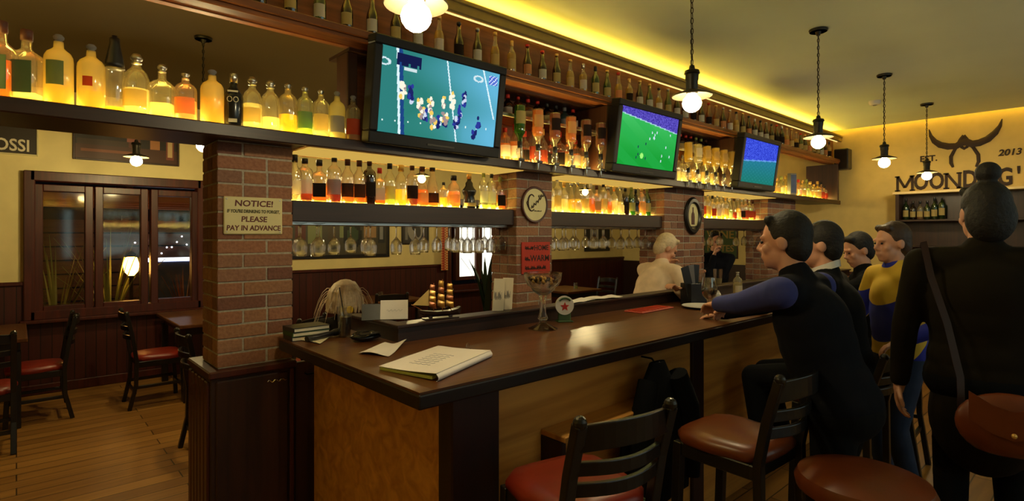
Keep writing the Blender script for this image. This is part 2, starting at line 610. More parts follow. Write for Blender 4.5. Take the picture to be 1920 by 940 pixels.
    def build(self, name, mat, parent=None, smooth=False, bevel=0.0, loc=None):
        o = bpy.data.objects.new(name, self.mesh(name, mat, smooth))
        COL.objects.link(o)
        if parent:
            o.parent = parent
        if loc is not None:
            o.location = loc
        if bevel:
            b = o.modifiers.new('edge', 'BEVEL')
            b.width = bevel
            b.segments = 2
            b.limit_method = 'ANGLE'
        if smooth:
            sharp(o.data)
        return o


def sharp(me, ang=0.75):
    """Keep hard edges hard under smooth shading."""
    try:
        me.set_sharp_from_angle(angle=ang)
    except Exception:
        pass


def tag(o, label=None, cat=None, group=None, kind=None):
    if label: o['label'] = label
    if cat: o['category'] = cat
    if group: o['group'] = group
    if kind: o['kind'] = kind
    return o


def thing(name, label, cat, loc=(0, 0, 0), rz=0.0, group=None):
    o = bpy.data.objects.new(name, None)
    COL.objects.link(o)
    o.empty_display_size = 0.1
    o.location = loc
    o.rotation_euler = (0, 0, rz)
    return tag(o, label, cat, group)


def struct(name, mb, mat, label=None, parent=None, bevel=0.0, smooth=False):
    o = mb.build(name, mat, parent, smooth, bevel)
    if parent is None:
        tag(o, label, None, None, 'structure')
    return o


def part_mesh(name, me, parent, loc=(0, 0, 0)):
    o = bpy.data.objects.new(name, me)
    COL.objects.link(o)
    o.parent = parent
    o.location = loc
    return o


def dup(root, label, loc, rz=0.0, group=None):
    r = root.copy()
    COL.objects.link(r)
    r.location = loc
    r.rotation_euler = (0, 0, rz)
    tag(r, label, None, group)
    for ch in list(root.children):
        c = ch.copy()
        COL.objects.link(c)
        c.parent = r
        for g in ch.children:
            d = g.copy()
            COL.objects.link(d)
            d.parent = c
    return r


def text_mb(s, size, depth, mat4, align='CENTER', col=None, offset=0.0, shear=0.0, sx=1.0):
    cu = bpy.data.curves.new('lettering', 'FONT')
    cu.body = s
    cu.size = size
    cu.extrude = depth
    cu.align_x = align
    cu.align_y = 'CENTER'
    cu.offset = offset
    cu.shear = shear
    cu.resolution_u = 3
    o = bpy.data.objects.new('lettering', cu)
    COL.objects.link(o)
    bpy.context.view_layer.update()
    dg = bpy.context.evaluated_depsgraph_get()
    me = o.evaluated_get(dg).to_mesh()
    mb = MB()
    S = Matrix.Diagonal((sx, 1, 1, 1))
    mb.add([mat4 @ S @ v.co for v in me.vertices], [tuple(p.vertices) for p in me.polygons], col)
    o.evaluated_get(dg).to_mesh_clear()
    bpy.data.objects.remove(o)
    bpy.data.curves.remove(cu)
    return mb


def plane_mat(o, x, y):
    """Matrix with local x, y along given world directions, z their normal."""
    x, y = Vector(x).normalized(), Vector(y).normalized()
    z = x.cross(y)
    m = Matrix((x, y, z)).transposed().to_4x4()
    m.translation = Vector(o)
    return m


FRONT = ((1, 0, 0), (0, 0, 1))       # faces -Y
ENDW = ((0, -1, 0), (0, 0, 1))       # faces -X
ORD = ['first', 'second', 'third', 'fourth', 'fifth', 'sixth', 'seventh', 'eighth', 'ninth', 'tenth', 'eleventh', 'twelfth', 'thirteenth', 'fourteenth', 'fifteenth', 'sixteenth', 'seventeenth', 'eighteenth', 'nineteenth']
for tens in ('twent', 'thirt', 'fort', 'fift'):
    ORD.append(tens + 'ieth')
    ORD += [tens + 'y-' + o for o in ORD[:9]]
random.seed(7)
# ------------------------------------------------------------------ the room
XW, XE, XE2, YF, YB, HC = -3.2, 8.8, 9.9, -2.6, 7.33, 3.1
YU = 2.79                                   # bulkhead over the bar
struct('floor', MB().box(XW, YF, -0.1, XE2 + .2, YB + .2, 0), M['floor'], 'golden oak plank floor of the pub')
c = MB().box(XW, YF, HC, XE - .10, YU + .2, HC + .12)
c.box(XE - .1, YF, HC + .22, XE + .2, YU + .2, HC + .3)
struct('ceiling', c, M['ceiling'], 'pale plaster ceiling washed yellow along its edges')
struct('ceiling_rear', MB().box(XW, YU + .2, HC, XE2 + .2, YB + .2, HC + .12), M['ceiling_rear'], 'rear room ceiling, its dimness put into the colour')
# end wall with the pub's sign, a shadow gap with light along its top
struct('wall_end', MB().box(XE, YF, 0, XE + .2, 4.0, HC + .3), M['yellow'], 'yellow plaster end wall with painted bull horns')
struct('wall_end_rear', MB().box(XE2, 4.0, 0, XE2 + .2, YB + .2, HC).box(XE + .2, 3.8, 0, XE2 + .2, 4.0, HC), M['cream'], 'cream end wall of the rear room')
s = thing('slot_light', 'hidden strip light in the ceiling slot along the end wall', 'light', (XE - .05, 0, HC + .19))
MB().box(-.045, YF + .1, .012, .045, YU, .03).build('channel', M['steel'], s)
MB().box(-.02, YF + .2, 0, .02, YU - .1, .012).build('led_strip', M['slotled'], s)
wf = MB().box(XW - .2, YF - .2, 0, .8, YF, HC + .3).box(7.2, YF - .2, 0, XE + .2, YF, HC + .3).box(.8, YF - .2, 0, 7.2, YF, 1.0).box(.8, YF - .2, 2.75, 7.2, YF, HC + .3)
struct('wall_front', wf, M['yellow'], 'yellow plaster wall on the street side')
wn = MB()  # lit window added out of view for its fill light
for z in (1.0, 2.69):
    wn.bbox(.8, YF - .12, z, 7.2, YF + .03, z + .06, .006)
for k in range(5):
    x = .8 + k * 1.585
    wn.bbox(x, YF - .12, 1.06, x + .06, YF + .03, 2.69, .006)
wn = struct('window_fill', wn, M['mahog'], 'wide street window added to light the ceiling and bar front')
for k in range(4):
    x = .86 + k * 1.585
    struct('window_pane', MB().box(x, YF - .06, 1.06, x + 1.525, YF - .05, 2.69), M['unseen'], parent=wn)
struct('wall_side', MB().box(XW - .2, YF, 0, XW, YB + .2, HC), M['cream'])
# rear wall with two window openings
w1 = (.10, .80, 1.62, 2.20)
w2 = (5.20, .75, 6.42, 2.15)
b = MB()
T = .2
b.box(XW, YB, 0, w1[0], YB + T, HC).box(w1[0], YB, 0, w1[2], YB + T, w1[1]).box(w1[0], YB, w1[3], w1[2], YB + T, HC)
b.box(w1[2], YB, 0, w2[0], YB + T, HC).box(w2[0], YB, 0, w2[2], YB + T, w2[1]).box(w2[0], YB, w2[3], w2[2], YB + T, HC)
b.box(w2[2], YB, 0, XE2, YB + T, HC)
struct('wall_back', b, M['cream'], 'cream plaster wall of the rear room')
d = MB()
for x0, x1 in ((XW, w1[0] - .03), (w1[2] + .03, w2[0] - .03), (w2[2] + .03, XE2)):
    d.box(x0, YB - .03, 0, x1, YB, 1.10)
d.box(w1[0] - .03, YB - .03, 0, w1[2] + .03, YB, w1[1] - .03).box(w2[0] - .03, YB - .03, 0, w2[2] + .03, YB, w2[1] - .03)
struct('trim_1', d, M['dado'], 'dark red boarded wainscot round the rear room')
r = MB()
for x0, x1 in ((XW, w1[0] - .03), (w1[2] + .03, w2[0] - .03), (w2[2] + .03, XE2)):
    r.bbox(x0, YB - .05, 1.10, x1, YB, 1.14, .008)
struct('trim_2', r, M['mahog'], 'dark wood rail capping the wainscot')
struct('baseboard_back', MB().bbox(XW, YB - .055, 0, XE2, YB - .03, .10, .006), M['mahog'], 'dark wood skirting of the rear room')
struct('trim_3', MB().box(XE - .025, YF, 0, XE, 4.0, 1.05), M['dado_end'], 'dark boarded wainscot of the end wall')
struct('trim_4', MB().bbox(XE - .045, YF, 1.05, XE, 4.0, 1.09, .006), M['mahog'])
struct('trim_5', MB().box(XE2 - .025, 4.0, 0, XE2, YB, 1.06), M['dado_end'])


def window(name, win, sashes, zb, zt, pane_mat, label):
    x0, z0, x1, z1 = win
    f = MB()
    y0, y1 = YB - .07, YB + .10
    f.bbox(x0 - .05, y0, z0 - .05, x0 + .04, y1, z1 + .05, .008).bbox(x1 - .04, y0, z0 - .05, x1 + .05, y1, z1 + .05, .008)
    f.bbox(x0, y0, z1 - .05, x1, y1, z1 + .05, .008).bbox(x0, y0, z0 - .05, x1, y1, z0 + .04, .008)
    o = struct(name, f, M['mahog'], label)
    for a, b_ in sashes:
        s_ = MB()
        s_.bbox(a - .07, y0 + .025, zb - .06, a, y1 - .02, zt + .07, .006).bbox(b_, y0 + .025, zb - .06, b_ + .07, y1 - .02, zt + .07, .006)
        s_.bbox(a, y0 + .025, zt, b_, y1 - .02, zt + .07, .006).bbox(a, y0 + .025, zb - .06, b_, y1 - .02, zb, .006)
        sa = struct('window_frame', s_, M['mahog'], parent=o)
        struct('window_pane', MB().box(a - .005, YB, zb - .005, b_ + .005, YB + .008, zt + .005), pane_mat, parent=sa)
    struct('window_sill', MB().bbox(x0 - .08, YB - .14, z0 - .08, x1 + .08, YB + .02, z0 - .045, .008), M['mahog'], parent=o)
    return o


window('window_1', w1, ((.20, .535), (.69, 1.025), (1.19, 1.525)), .88, 2.05, M['pane'], 'dark red window of three tall panes looking onto the night terrace')
window('window_2', w2, ((5.42, 5.76), (5.90, 6.24)), .92, 2.0, M['daywhite'], 'window of two tall panes glowing white behind the bar')

# ------------------------------------------------------------------ the night terrace outside window 1
struct('ground', MB().box(-3, YB + T, -.15, 5, 12, -.05), M['stone'], 'dark paving of the terrace outside')
t = thing('terrace_fence', 'dark plank fence of the terrace behind the window plants', 'fence', (0, 10.2, -.05))
f = MB()
for k in range(9):
    f.bbox(-2, 0, .1 + k * .2, 3.6, .03, .28 + k * .2, .004)
f.build('board_panel', M['brownw'], t)
for x in (-1.9, -.3, 1.2, 2.8):
    MB().bbox(x, .03, 0, x + .09, .12, 1.95, .006).build('post', M['darkz'], t)
t = thing('slatted_awning', 'slatted wooden awning above the terrace outside the window', 'awning', (0, YB + .9, 2.02))
for k in range(4):
    MB().bbox(-1.2, k * .42, -k * .012, 3.4, k * .42 + .05, .16, .006).build('slat', M['awning'], t)
for x in (-1.15, 1.0, 3.3):
    MB().bbox(x, -.05, .16, x + .07, 1.75, .24, .006).build('beam', M['brownw'], t)
p = at(246, 494, Y=8.1)
t = thing('terrace_lantern', 'glowing orange lantern on a post outside the middle pane', 'lantern', (p.x, p.y, -.05))
h = p.z + .05
MB().lathe([(.09, 0), (.09, .03), (.03, .05), (.022, .08), (.022, h - .18), (.05, h - .15)], 14).build('post', M['iron'], t, True)
MB().lathe([(.03, h - .15), (.07, h - .10), (.085, h - .02), (.06, h + .07), (.015, h + .085)], 14).build('glass_globe', M['flame'], t, True)
MB().lathe([(.075, h + .08), (.06, h + .11), (.012, h + .15)], 14).build('hood', M['iron'], t, True)


def spiky(name, label, loc, n, h, mat, group=None, pot=True, spread=.45, seed=1, wd=.026):
    rnd = random.Random(seed)
    t = thing(name, label, 'plant', loc, 0, group)
    z0 = .30 if pot else 0
    if pot:
        MB().lathe([(.13, 0), (.17, .28), (.185, .28), (.185, .31), (.16, .31), (.15, .27)], 18).build('pot', M['stone'], t, True)
    lf = MB()
    for k in range(n):
        a = k * 2.4 + rnd.uniform(-.3, .3)
        out_ = spread * rnd.uniform(.35, 1)
        hh = h * rnd.uniform(.7, 1)
        pts = [Vector((math.cos(a) * out_ * s_ ** 1.4, math.sin(a) * out_ * s_ ** 1.4, z0 - .05 + hh * (s_ - .28 * s_ * s_ * (out_ / spread)))) for s_ in (0, .25, .5, .75, 1)]
        side = Vector((-math.sin(a), math.cos(a), 0))
        ws = [wd * .5, wd, wd * .9, wd * .55, .003]
        v = []
        for q, wq in zip(pts, ws):
            v += [q - side * wq / 2, q + Vector((0, 0, -.006)), q + side * wq / 2, q + Vector((0, 0, .004))]
        fs = []
        for j in range(4):
            for i in range(4):
                i2 = (i + 1) % 4
                fs.append((j * 4 + i, j * 4 + i2, j * 4 + 4 + i2, j * 4 + 4 + i))
        lf.add(v, fs)
    lf.build('foliage', mat, t, True)
    return t


q = at(206, 560, Y=8.2)
spiky('yucca_plant', 'spiky yucca plant lit by the lantern behind the middle pane', (q.x, q.y, -.05), 26, 1.85, M['green'], seed=3, spread=.6)
q = at(105, 560, Y=8.0)
spiky('yucca_plant', 'spiky yucca plant in shadow behind the pane farthest from the lantern', (q.x, q.y, -.05), 20, 1.75, M['green'], seed=5, spread=.55)
q = at(345, 545, Y=8.6)
spiky('yucca_plant', 'reddish lit bush behind the pane next to the brick pillar', (q.x, q.y, -.05), 26, 1.15, M['brownw'], seed=9)
t = thing('light_string', 'string of tiny white lights outside behind the pane by the pillar', 'lights', tuple(at(335, 460, Y=9.2)))
rnd = random.Random(4)
t.location.y = 10.17
wire = [(-.40 + k * .07, 0, .10 * math.sin(k * .9) + .05 * math.cos(k * 2.1)) for k in range(13)]
MB().tube(wire, .004, 5).build('wire', M['black'], t)
for q in wire:
    MB().ball((q[0], q[1], q[2] - .02), .014, 8, 6).build('bulb', M['ledwhite'], t, True)
t = thing('lit_bench', 'bluish white lit display box outside behind the pane by the pillar', 'display box', (at(318, 490, Y=9.4).x, 9.4, -.05))
bh = at(318, 490, Y=9.4).z + .05
MB().bbox(-.3, -.05, 0, .3, .12, bh, .01).build('case', M['p_blue'], t)
MB().bbox(-.3, -.06, bh, .3, .12, bh + .05, .006).build('light_bar', M['ledwhite'], t)

# ------------------------------------------------------------------ brick pillars between the shelves
def bricks(x0, y0, x1, y1, z0, z1):
    """Coursed brickwork round a mortar core, one mesh; brick colours belong to the bricks."""
    m = MB()
    m.box(x0 + .004, y0 + .004, z0, x1 - .004, y1 - .004, z1, lin((172, 166, 150)))
    ch, g = .0665, .008
    rnd = random.Random(int(x0 * 100))
    pal = [(156, 108, 82), (134, 90, 70), (156, 112, 82), (122, 82, 68), (148, 108, 86), (138, 102, 84), (160, 118, 90)]
    n = int(math.ceil((z1 - z0) / ch))
    W, D = x1 - x0, y1 - y0
    for k in range(n):
        za, zb = z0 + k * ch + g / 2, min(z0 + (k + 1) * ch - g / 2, z1)
        if zb - za < .01:
            continue
        cuts = {0: [0, .22, .335], 1: [0, .112, .335], 2: [0, .112, .224, .335]}[(k % 2) if rnd.random() < .8 else 2]
        L = []
        base = 0
        while base < W - .02:
            L += [base + c_ for c_ in cuts[:-1]]
            base += .338
        L = [v for v in L if v < W - .04] + [W]
        for i in range(len(L) - 1):
            for (ya, yb) in ((y0, y0 + .09), (y1 - .09, y1)):
                cc = lin(rnd.choice(pal))
                j = rnd.uniform(-.003, .003)
                xa = x0 + L[i] + (g / 2 if i else 0)
                xb = x0 + L[i + 1] - (g / 2 if i < len(L) - 2 else 0)
                m.bbox(xa, ya + (j if ya == y0 else 0), za, xb, yb + (j if ya != y0 else 0), zb, .003, cc)
        ns = 1 if (k % 2 or D < .3) else 2
        for i in range(ns):
            ya, yb = y0 + .09 + (D - .18) * i / ns + g * .6, y0 + .09 + (D - .18) * (i + 1) / ns - g * .6
            for xa, xb in ((x0, x0 + .08), (x1 - .08, x1)):
                m.bbox(xa, ya, za, xb, yb, zb, .003, lin(rnd.choice(pal)))
    return m


PY0, PY1 = 2.80, 3.07
PIL = [(.69, 1.035), (2.57, 2.925), (4.41, 5.13), (6.62, 7.45)]
whats = ['brick pillar with the cream notice on it, standing on a dark cabinet', 'brick pillar with the round script sign and the red sign', 'wide brick pillar with the black oval plaque', 'brick pillar at the far end of the lit shelves']
for i, (a, b_) in enumerate(PIL):
    struct('brick_pillar', bricks(a, PY0, b_, PY1, .98 if i == 0 else 0, 2.05), M['brick'], whats[i])

# cabinet that carries the first pillar
t = thing('pillar_cabinet', 'dark panelled cabinet under the brick pillar with the cream notice', 'cabinet', (.655, 2.76, 0))
MB().bbox(0, .012, 0.001, .372, .40, .945, .004).build('body', M['darkz'], t)
MB().bbox(-.012, -.012, .945, .384, .41, .98, .006).build('ledge', M['mahog'], t)
fr = MB()
for k in range(6):
    fr.bbox(-.012, .03 + k * .062, .07, .004, .078 + k * .062, .93, .004)
fr.build('reeded_side', M['mahog'], t)
fpn = MB().bbox(.02, 0, .08, .345, .02, .93, .006).build('front_panel', M['darkz'], t)
MB().bbox(.352, -.003, .0, .372, .02, .94, .003).build('edge_strip', M['mahog'], t)
MB().bbox(-.016, -.012, 0, .38, .40, .065, .006).build('plinth', M['darkz'], t)
sc = MB()
sc.tube([(.245 + .0055 * k, -.003, .893 + .007 * math.sin(k * 1.15) * (1 - k * .03)) for k in range(17)], .0028, 6)
sc.build('silver_script', M['chrome'], fpn, True)

# ------------------------------------------------------------------ upper shelf unit
SY0, SY1, SZ0, SZ1 = 2.62, 3.05, 2.045, 2.09
SX0, SX1 = -1.6, 8.55
TZ = 2.665
t = thing('bottle_shelf_unit', 'long dark wood shelf unit over the bar holding bottles and screens', 'shelf unit', (0, 0, 0))
MB().bbox(SX0, SY0, SZ0, SX1, SY1, SZ1 - .004, .006).build('main_shelf', M['dark'], t)
MB().bbox(SX0, SY0 - .006, SZ0 - .012, SX1, SY0 + .03, SZ1, .005).build('front_lip', M['dark'], t)
MB().bbox(SX0, SY0, TZ - .04, SX1, YU, TZ, .005).build('top_shelf', M['brownw'], t)
MB().bbox(SX0, SY0 + .012, TZ - .062, SX1, SY0 + .035, TZ - .04, .004).build('top_moulding', M['brownw'], t)
MB().box(1.335, YU, TZ - .062, 6.38, SY1, TZ - .045).build('rack_top', M['dark'], t)
for x in (1.335, 2.225, 3.36, 4.30, 5.43, 6.33, 8.50):
    MB().bbox(x, 2.815 if x < 2 else SY0 + .015, SZ1 - .004, x + (.06 if x < 8 else .05), SY1 - .1 if x < 2 else SY1, TZ - .062, .005).build('stile', M['darkz'], t)
for a, b_ in ((1.40, 6.33),):
    MB().box(a, SY1 - .02, SZ1 - .004, b_, SY1, TZ - .062).build('back_panel', M['backw'], t)
MIDZ = 2.43
for a, b_ in ((2.285, 3.36), (4.36, 5.43)):
    MB().bbox(a, 2.80, MIDZ - .018, b_, 3.03, MIDZ, .003).build('middle_shelf', M['backw'], t)
for a, b_ in ((-1.5, 1.22), (2.30, 3.34), (4.37, 5.42), (6.40, 8.48)):
    MB().box(a, 2.735, SZ1 - .004, b_, 2.80 if a > 2 else 2.83, SZ1 + .001).build('light_strip', M['shelfled'], t)
for i in range(3):
    a, b_ = PIL[i][1] + .02, PIL[i + 1][0] - .02
    MB().box(a, SY0 + .04, SZ0 - .006, b_, SY1, SZ0).build('pale_underside', M['soffit'], t)
    MB().box(a + .02, SY0 + .07, SZ0 - .010, b_ - .02, SY1 - .06, SZ0 - .006).build('underside_glow', M['underglow'], t)  # glowing panel stands in for shelf light reflected off the underside

# lower wall shelves between the pillars
LZ0, LZ1 = 1.672, 1.78
names = ['dark wall shelf lined with amber spirits beside the pillar with the notice', 'dark wall shelf of glowing clear bottles between two round signs', 'dark wall shelf of small bottles behind the man in the dark suit']
for i in range(3):
    a, b_ = PIL[i][1] + .005, PIL[i + 1][0] - .005
    t = thing('wall_shelf', names[i], 'shelf', (a, 2.82, 0), 0, None)
    L = b_ - a
    MB().bbox(0, 0, LZ0, L, .03, LZ1, .004).build('front_board', M['dark'], t)
    MB().bbox(0, .03, LZ1 - .03, L, .245, LZ1 - .003, .003).build('shelf_board', M['dark'], t)
    MB().box(.01, .105, LZ1 - .003, L - .01, .165, LZ1 + .001).build('light_strip', M['shelfled'], t)
    rl = MB()
    for y in (.06, .14, .20):
        rl.bbox(.01, y, LZ0 - .016, L - .01, y + .012, LZ1 - .03 if y == .20 else LZ0 - .002, .002)
    rl.bbox(.02, .05, LZ0 - .004, L - .02, .22, LZ0 + .004, .001)
    rl.build('glass_rack', M['steel'], t)

# bulkhead, cornice with its light
struct('wall_bulkhead', MB().box(SX0 - 1.5, YU, TZ - .045, XE, YU + .04, HC), M['brownw'], 'brown wood bulkhead behind the top row of bottles')
struct('trim_6', MB().bbox(SX0 - 1.5, 2.672, 2.945, XE, 2.70, 3.024, .006).bbox(SX0 - 1.5, 2.66, 3.004, XE, 2.675, 3.03, .004), M['cornice'], 'cornice board hiding the yellow light along the ceiling edge')
s = thing('cove_light', 'yellow strip light hidden behind the cornice over the bar', 'light', (0, 2.738, 3.014))
MB().box(SX0 - 1, -.036, -.077, XE - .1, -.026, -.069).build('line_strip', M['lineled'], s)
MB().box(SX0 - 1, -.012, .0, XE - .12, .012, .014).build('led_strip', M['coveled'], s)
MB().box(SX0 - 1, -.036, -.006, XE - .1, .024, 0).build('channel', M['soffit'], s)
for k in range(8):
    x = -1.5 + 1.45 * k
    MB().bbox(x, -.038, -.016, x + .025, .052, -.006, .002).build('bracket', M['steel'], s)

# ------------------------------------------------------------------ the bar counter
BX, BY, BX1 = .95, 1.49, 7.7
t = thing('bar_counter', 'long dark wood bar counter with a glossy top and orange-brown panelled front', 'bar', (BX, BY, 0))
poly = [(0, 0), (BX1 - BX, 0), (BX1 - BX, .76), (.39, .76), (.39, 1.25), (0, 1.25)]
MB().prism(poly, 1.092, 1.10).build('countertop', M['bartop'], t)
edge = MB().prism([(-.004, -.004), (BX1 - BX, -.004), (BX1 - BX, .76), (.39, .76), (.39, 1.25), (-.004, 1.25)], 1.043, 1.092)
edge.build('counter_edge', M['baredge'], t, bevel=.006)
MB().bbox(.17, .10, 0, .20, 1.25, 1.043, .003).build('end_panel', M['panel'], t)
MB().bbox(.165, .055, 0, .385, .14, 1.043, .006).build('corner_post', M['post'], t)
fp = MB()
fp.bbox(.385, .115, 0, BX1 - BX, .145, 1.043, .003)
fpo = fp.build('front_panel', M['panel'], t)
for k in range(1, 5):
    MB().bbox(.385 + k * 1.45, .095, 0, .385 + k * 1.45 + .12, .12, 1.043, .005).build('front_post', M['post'], fpo)
bs = MB().bbox(.66, -.02, .775, 1.42, .12, .80, .004).build('bag_shelf', M['panel'], t)
MB().bbox(.66, .0, .30, .69, .12, .775, .003).build('shelf_bracket', M['post'], bs)
up = MB().prism([(.37, .765), (BX1 - BX, .765), (BX1 - BX, .80), (.405, .80), (.405, 1.25), (.37, 1.25)], 1.03, 1.168)
upo = up.build('upstand', M['dark'], t, bevel=.004)
MB().prism([(.355, .745), (BX1 - BX, .745), (BX1 - BX, .85), (.42, .85), (.42, 1.25), (.355, 1.25)], 1.168, 1.184).build('upstand_cap', M['dark'], upo, bevel=.004)

# low dark passage side between cabinet and bar end
t = thing('service_hatch', 'narrow dark service door between the pillar cabinet and the bar end', 'door', (1.04, 2.78, 0))
MB().bbox(0, 0, .02, .27, .03, .96, .004).build('leaf', M['darkz'], t)
MB().tube([(.05, -.004, .90), (.05, -.03, .90), (.17, -.03, .90), (.17, -.004, .90)], .005, 8).build('handle', M['iron'], t, True)
# ------------------------------------------------------------------ pendant lamps
def pendant(label, loc, top, bulb_mat, group, name='pendant_lamp'):
    """loc = centre of the bulb, top = ceiling height."""
    x, y, z = loc
    t = thing(name, label, 'lamp', (x, y, z), 0, group)
    h = top - z
    MB().lathe([(.058, h - .018), (.062, h - .006), (.062, h)], 20).lathe([(.012, h - .045), (.02, h - .018), (.058, h - .018)], 16).build('ceiling_rose', M['iron'], t, True)
    ch = MB()
    n = int((h - .045 - .20) / .026)
    step = (h - .04 - .195) / n
    for k in range(n):
        zc = .195 + (k + .5) * step
        pts = []
        for i in range(11):
            a = 2 * math.pi * i / 10
            u, v = .0075 * math.cos(a), .62 * step * math.sin(a)
            pts.append((u, 0, zc + v) if k % 2 else (0, u, zc + v))
        ch.tube(pts, .0022, 5)
    ch.tube([(0, 0, .17), (.003, .003, .3), (-.003, .003, h * .6), (0, 0, h - .03)], .0025, 5)
    ch.build('chain', M['iron'], t, True)
    MB().lathe([(.012, .192), (.016, .172), (.036, .165), (.040, .150), (.033, .144), (.033, .118), (.030, .112), (.030, .055), (.026, .046)], 22).build('cap', M['iron'], t, True)
    MB().lathe([(.032, .066), (.050, .060), (.098, .040), (.100, .036), (.098, .033), (.050, .053), (.030, .058)], 30, caps=False).build('shade', M['shade'], t, True)
    MB().lathe([(.018, .068), (.018, .045), (.026, .035), (.040, .022), (.0475, 0), (.0445, -.017), (.034, -.033), (.018, -.044), (.002, -.0475)], 24).build('bulb', bulb_mat, t, True)
    return t


near = ['largest pendant lamp over the bar, before the big football screen', 'pendant lamp over the bar, before the green screen', 'pendant lamp over the bar, before the small blue screen', 'pendant lamp over the bar, clear of the shelf unit before the bare wall', 'smallest pendant lamp, hanging before the painted sign']
for (px, py), x, lb in zip(((780, 40), (1297, 195), (1527, 262), (1659, 300), (1743, 325)), (.92, 2.57, 4.33, 6.0, 7.68), near):
    pendant(lb, (x, 1.47 if x > 1 else 1.462, 2.28), HC, M['bulb'], 'pendant lamps over the bar')
for (x, y), lb in zip(((.81, 6.0), (1.05, 4.65), (3.6, 5.6), (6.6, 5.6)), ('lit pendant lamp in the rear room before the wide picture', 'rear pendant lamp whose rod shows above the row of bottles', 'rear room pendant lamp behind the first wall shelf', 'rear room pendant lamp behind the second wall shelf')):
    pendant(lb, (x, y, 2.28), HC, M['bulb_back'], 'pendant lamps in the rear room')
for x, lb in ((-.6, 'added unseen pendant lamp behind the camera, nearest the passage'), (2.4, 'added unseen pendant lamp on the side away from the bar'), (5.6, 'added unseen pendant lamp by the end wall')):
    pendant(lb, (x, -1.3, 2.28), HC, M['bulb_fill'], 'pendant lamps added behind the camera')  # unseen lamps added to brighten the bar front
d = thing('smoke_detector', 'small round white smoke detector on the ceiling', 'smoke detector', (7.1, 1.83, HC))
MB().lathe([(.04, -.045), (.055, -.035), (.06, -.015), (.06, 0)], 20).build('housing', M['white'], d, True)
MB().lathe([(.015, -.052), (.022, -.045), (.022, -.04)], 14).build('sensor', M['p_grey'], d, True)

# ------------------------------------------------------------------ the three screens
rnd = random.Random(21)


def grid_screen(W, H, nx, ny, fn):
    m = MB()
    for j in range(ny + 1):
        for i in range(nx + 1):
            m.v.append((-W / 2 + W * i / nx, 0, H / 2 - H * j / ny))
    for j in range(ny):
        for i in range(nx):
            a = j * (nx + 1) + i
            m.f.append((a, a + nx + 1, a + nx + 2, a + 1))
            m.c.append(lin(fn((i + .5) / nx, (j + .5) / ny)))
    return m


def mixc(a, b, k):
    k = min(1, max(0, k))
    return tuple(x + (y - x) * k for x, y in zip(a, b))


PL = []
for u, v, c in ((.17, .50, 1), (.17, .44, 1), (.23, .46, 0), (.23, .55, 0), (.31, .60, 1), (.33, .70, 1), (.36, .72, 0), (.39, .55, 1), (.41, .62, 1), (.42, .72, 1), (.43, .80, 1), (.47, .77, 0), (.50, .52, 1), (.51, .72, 1),
                (.53, .76, 0), (.54, .72, 1), (.58, .42, 1), (.58, .52, 1), (.66, .60, 0), (.64, .72, 0), (.62, .76, 0), (.69, .40, 0), (.69, .47, 0), (.83, .70, 0), (.80, .85, 0)):
    for k in range(7):
        PL.append((u + rnd.uniform(-.018, .018), v + rnd.uniform(-.06, .06), rnd.uniform(.010, .017), rnd.uniform(.02, .04), ((230, 226, 205), (226, 190, 90), (150, 130, 130))[rnd.choice((0, 0, 1, 2))] if c else ((26, 32, 92), (40, 52, 140), (190, 200, 220))[rnd.choice((0, 0, 1, 1, 2))]))


def football(u, v):
    c = mixc((42, 116, 112), (92, 168, 200), (u - .25) * 1.3 + .12 * math.sin(9 * v))
    c = mixc(c, (30, 108, 84), max(0, 1 - ((u - .4) / .3) ** 2) * .5 * v)
    def line(x0, x1, w_):
        return abs(u - (x0 + (x1 - x0) * v)) < w_
    if line(.11, .165, .009) or line(.51, .64, .006) or (v < .62 and abs(u - (.84 + .22 * v)) < .007):
        c = (206, 226, 232)
    elif line(.135, .19, .014):
        c = (26, 62, 120)
    for x, y in ((.80, .13), (.02, .18)):
        e = ((u - x) / .05) ** 2 + ((v - y) / .045) ** 2
        if .35 < e < 1:
            c = (196, 214, 220)
    if .11 < u < .30 and .05 < v < .19 and (int(u * 60) % 4 or v < .15):
        c = (18, 24, 66)
    if .17 < u < .27 and .20 < v < .24:
        c = (190, 206, 210)
    if .90 < u < .985 and .05 < v < .17:
        c = (70, 96, 190) if (int(u * 90) + int(v * 50)) % 3 else (200, 214, 235)
    for x in range(11):
        if abs(u - (.03 + x * .098)) < .005 and abs(v - (.86 - .01 * x)) < .012:
            c = (206, 226, 220)
    for x, y, a, b_, pc in PL:
        if ((u - x) / a) ** 2 + ((v - y) / b_) ** 2 < 1:
            c = pc
    return c


SD = [(rnd.uniform(.1, .95), rnd.uniform(.3, .9)) for _ in range(16)]


def soccer(u, v):
    edge = .10 + .17 * u
    if v < edge:
        k = rnd.random()
        return mixc((44, 34, 128), (104, 92, 200), k)
    if v < edge + .02:
        return (150, 190, 200)
    c = mixc((62, 178, 92), (24, 146, 50), (v - .1) * 1.4)
    if (math.sin((u * .8 - v * .9) * 16)) > 0:
        c = mixc(c, (36, 160, 70), .45)
    for x, y in SD:
        if ((u - x) / .009) ** 2 + ((v - y) / .026) ** 2 < 1:
            c = (190, 210, 225) if x > .5 else (24, 60, 70)
    if ((u - .40) / .03) ** 2 + ((v - .80) / .05) ** 2 < 1:
        c = (150, 230, 110)
    return c


def stadium(u, v):
    edge = .50 - .12 * u
    if v < edge:
        k = rnd.random()
        return mixc((30, 42, 170), (74, 96, 224), k)
    if v < edge + .03:
        return (90, 140, 210)
    c = mixc((34, 112, 140), (26, 110, 96), (v - .4) * 1.6)
    return mixc(c, (60, 150, 160), .25 * (math.sin(u * 60) * math.sin(v * 70) > .5))


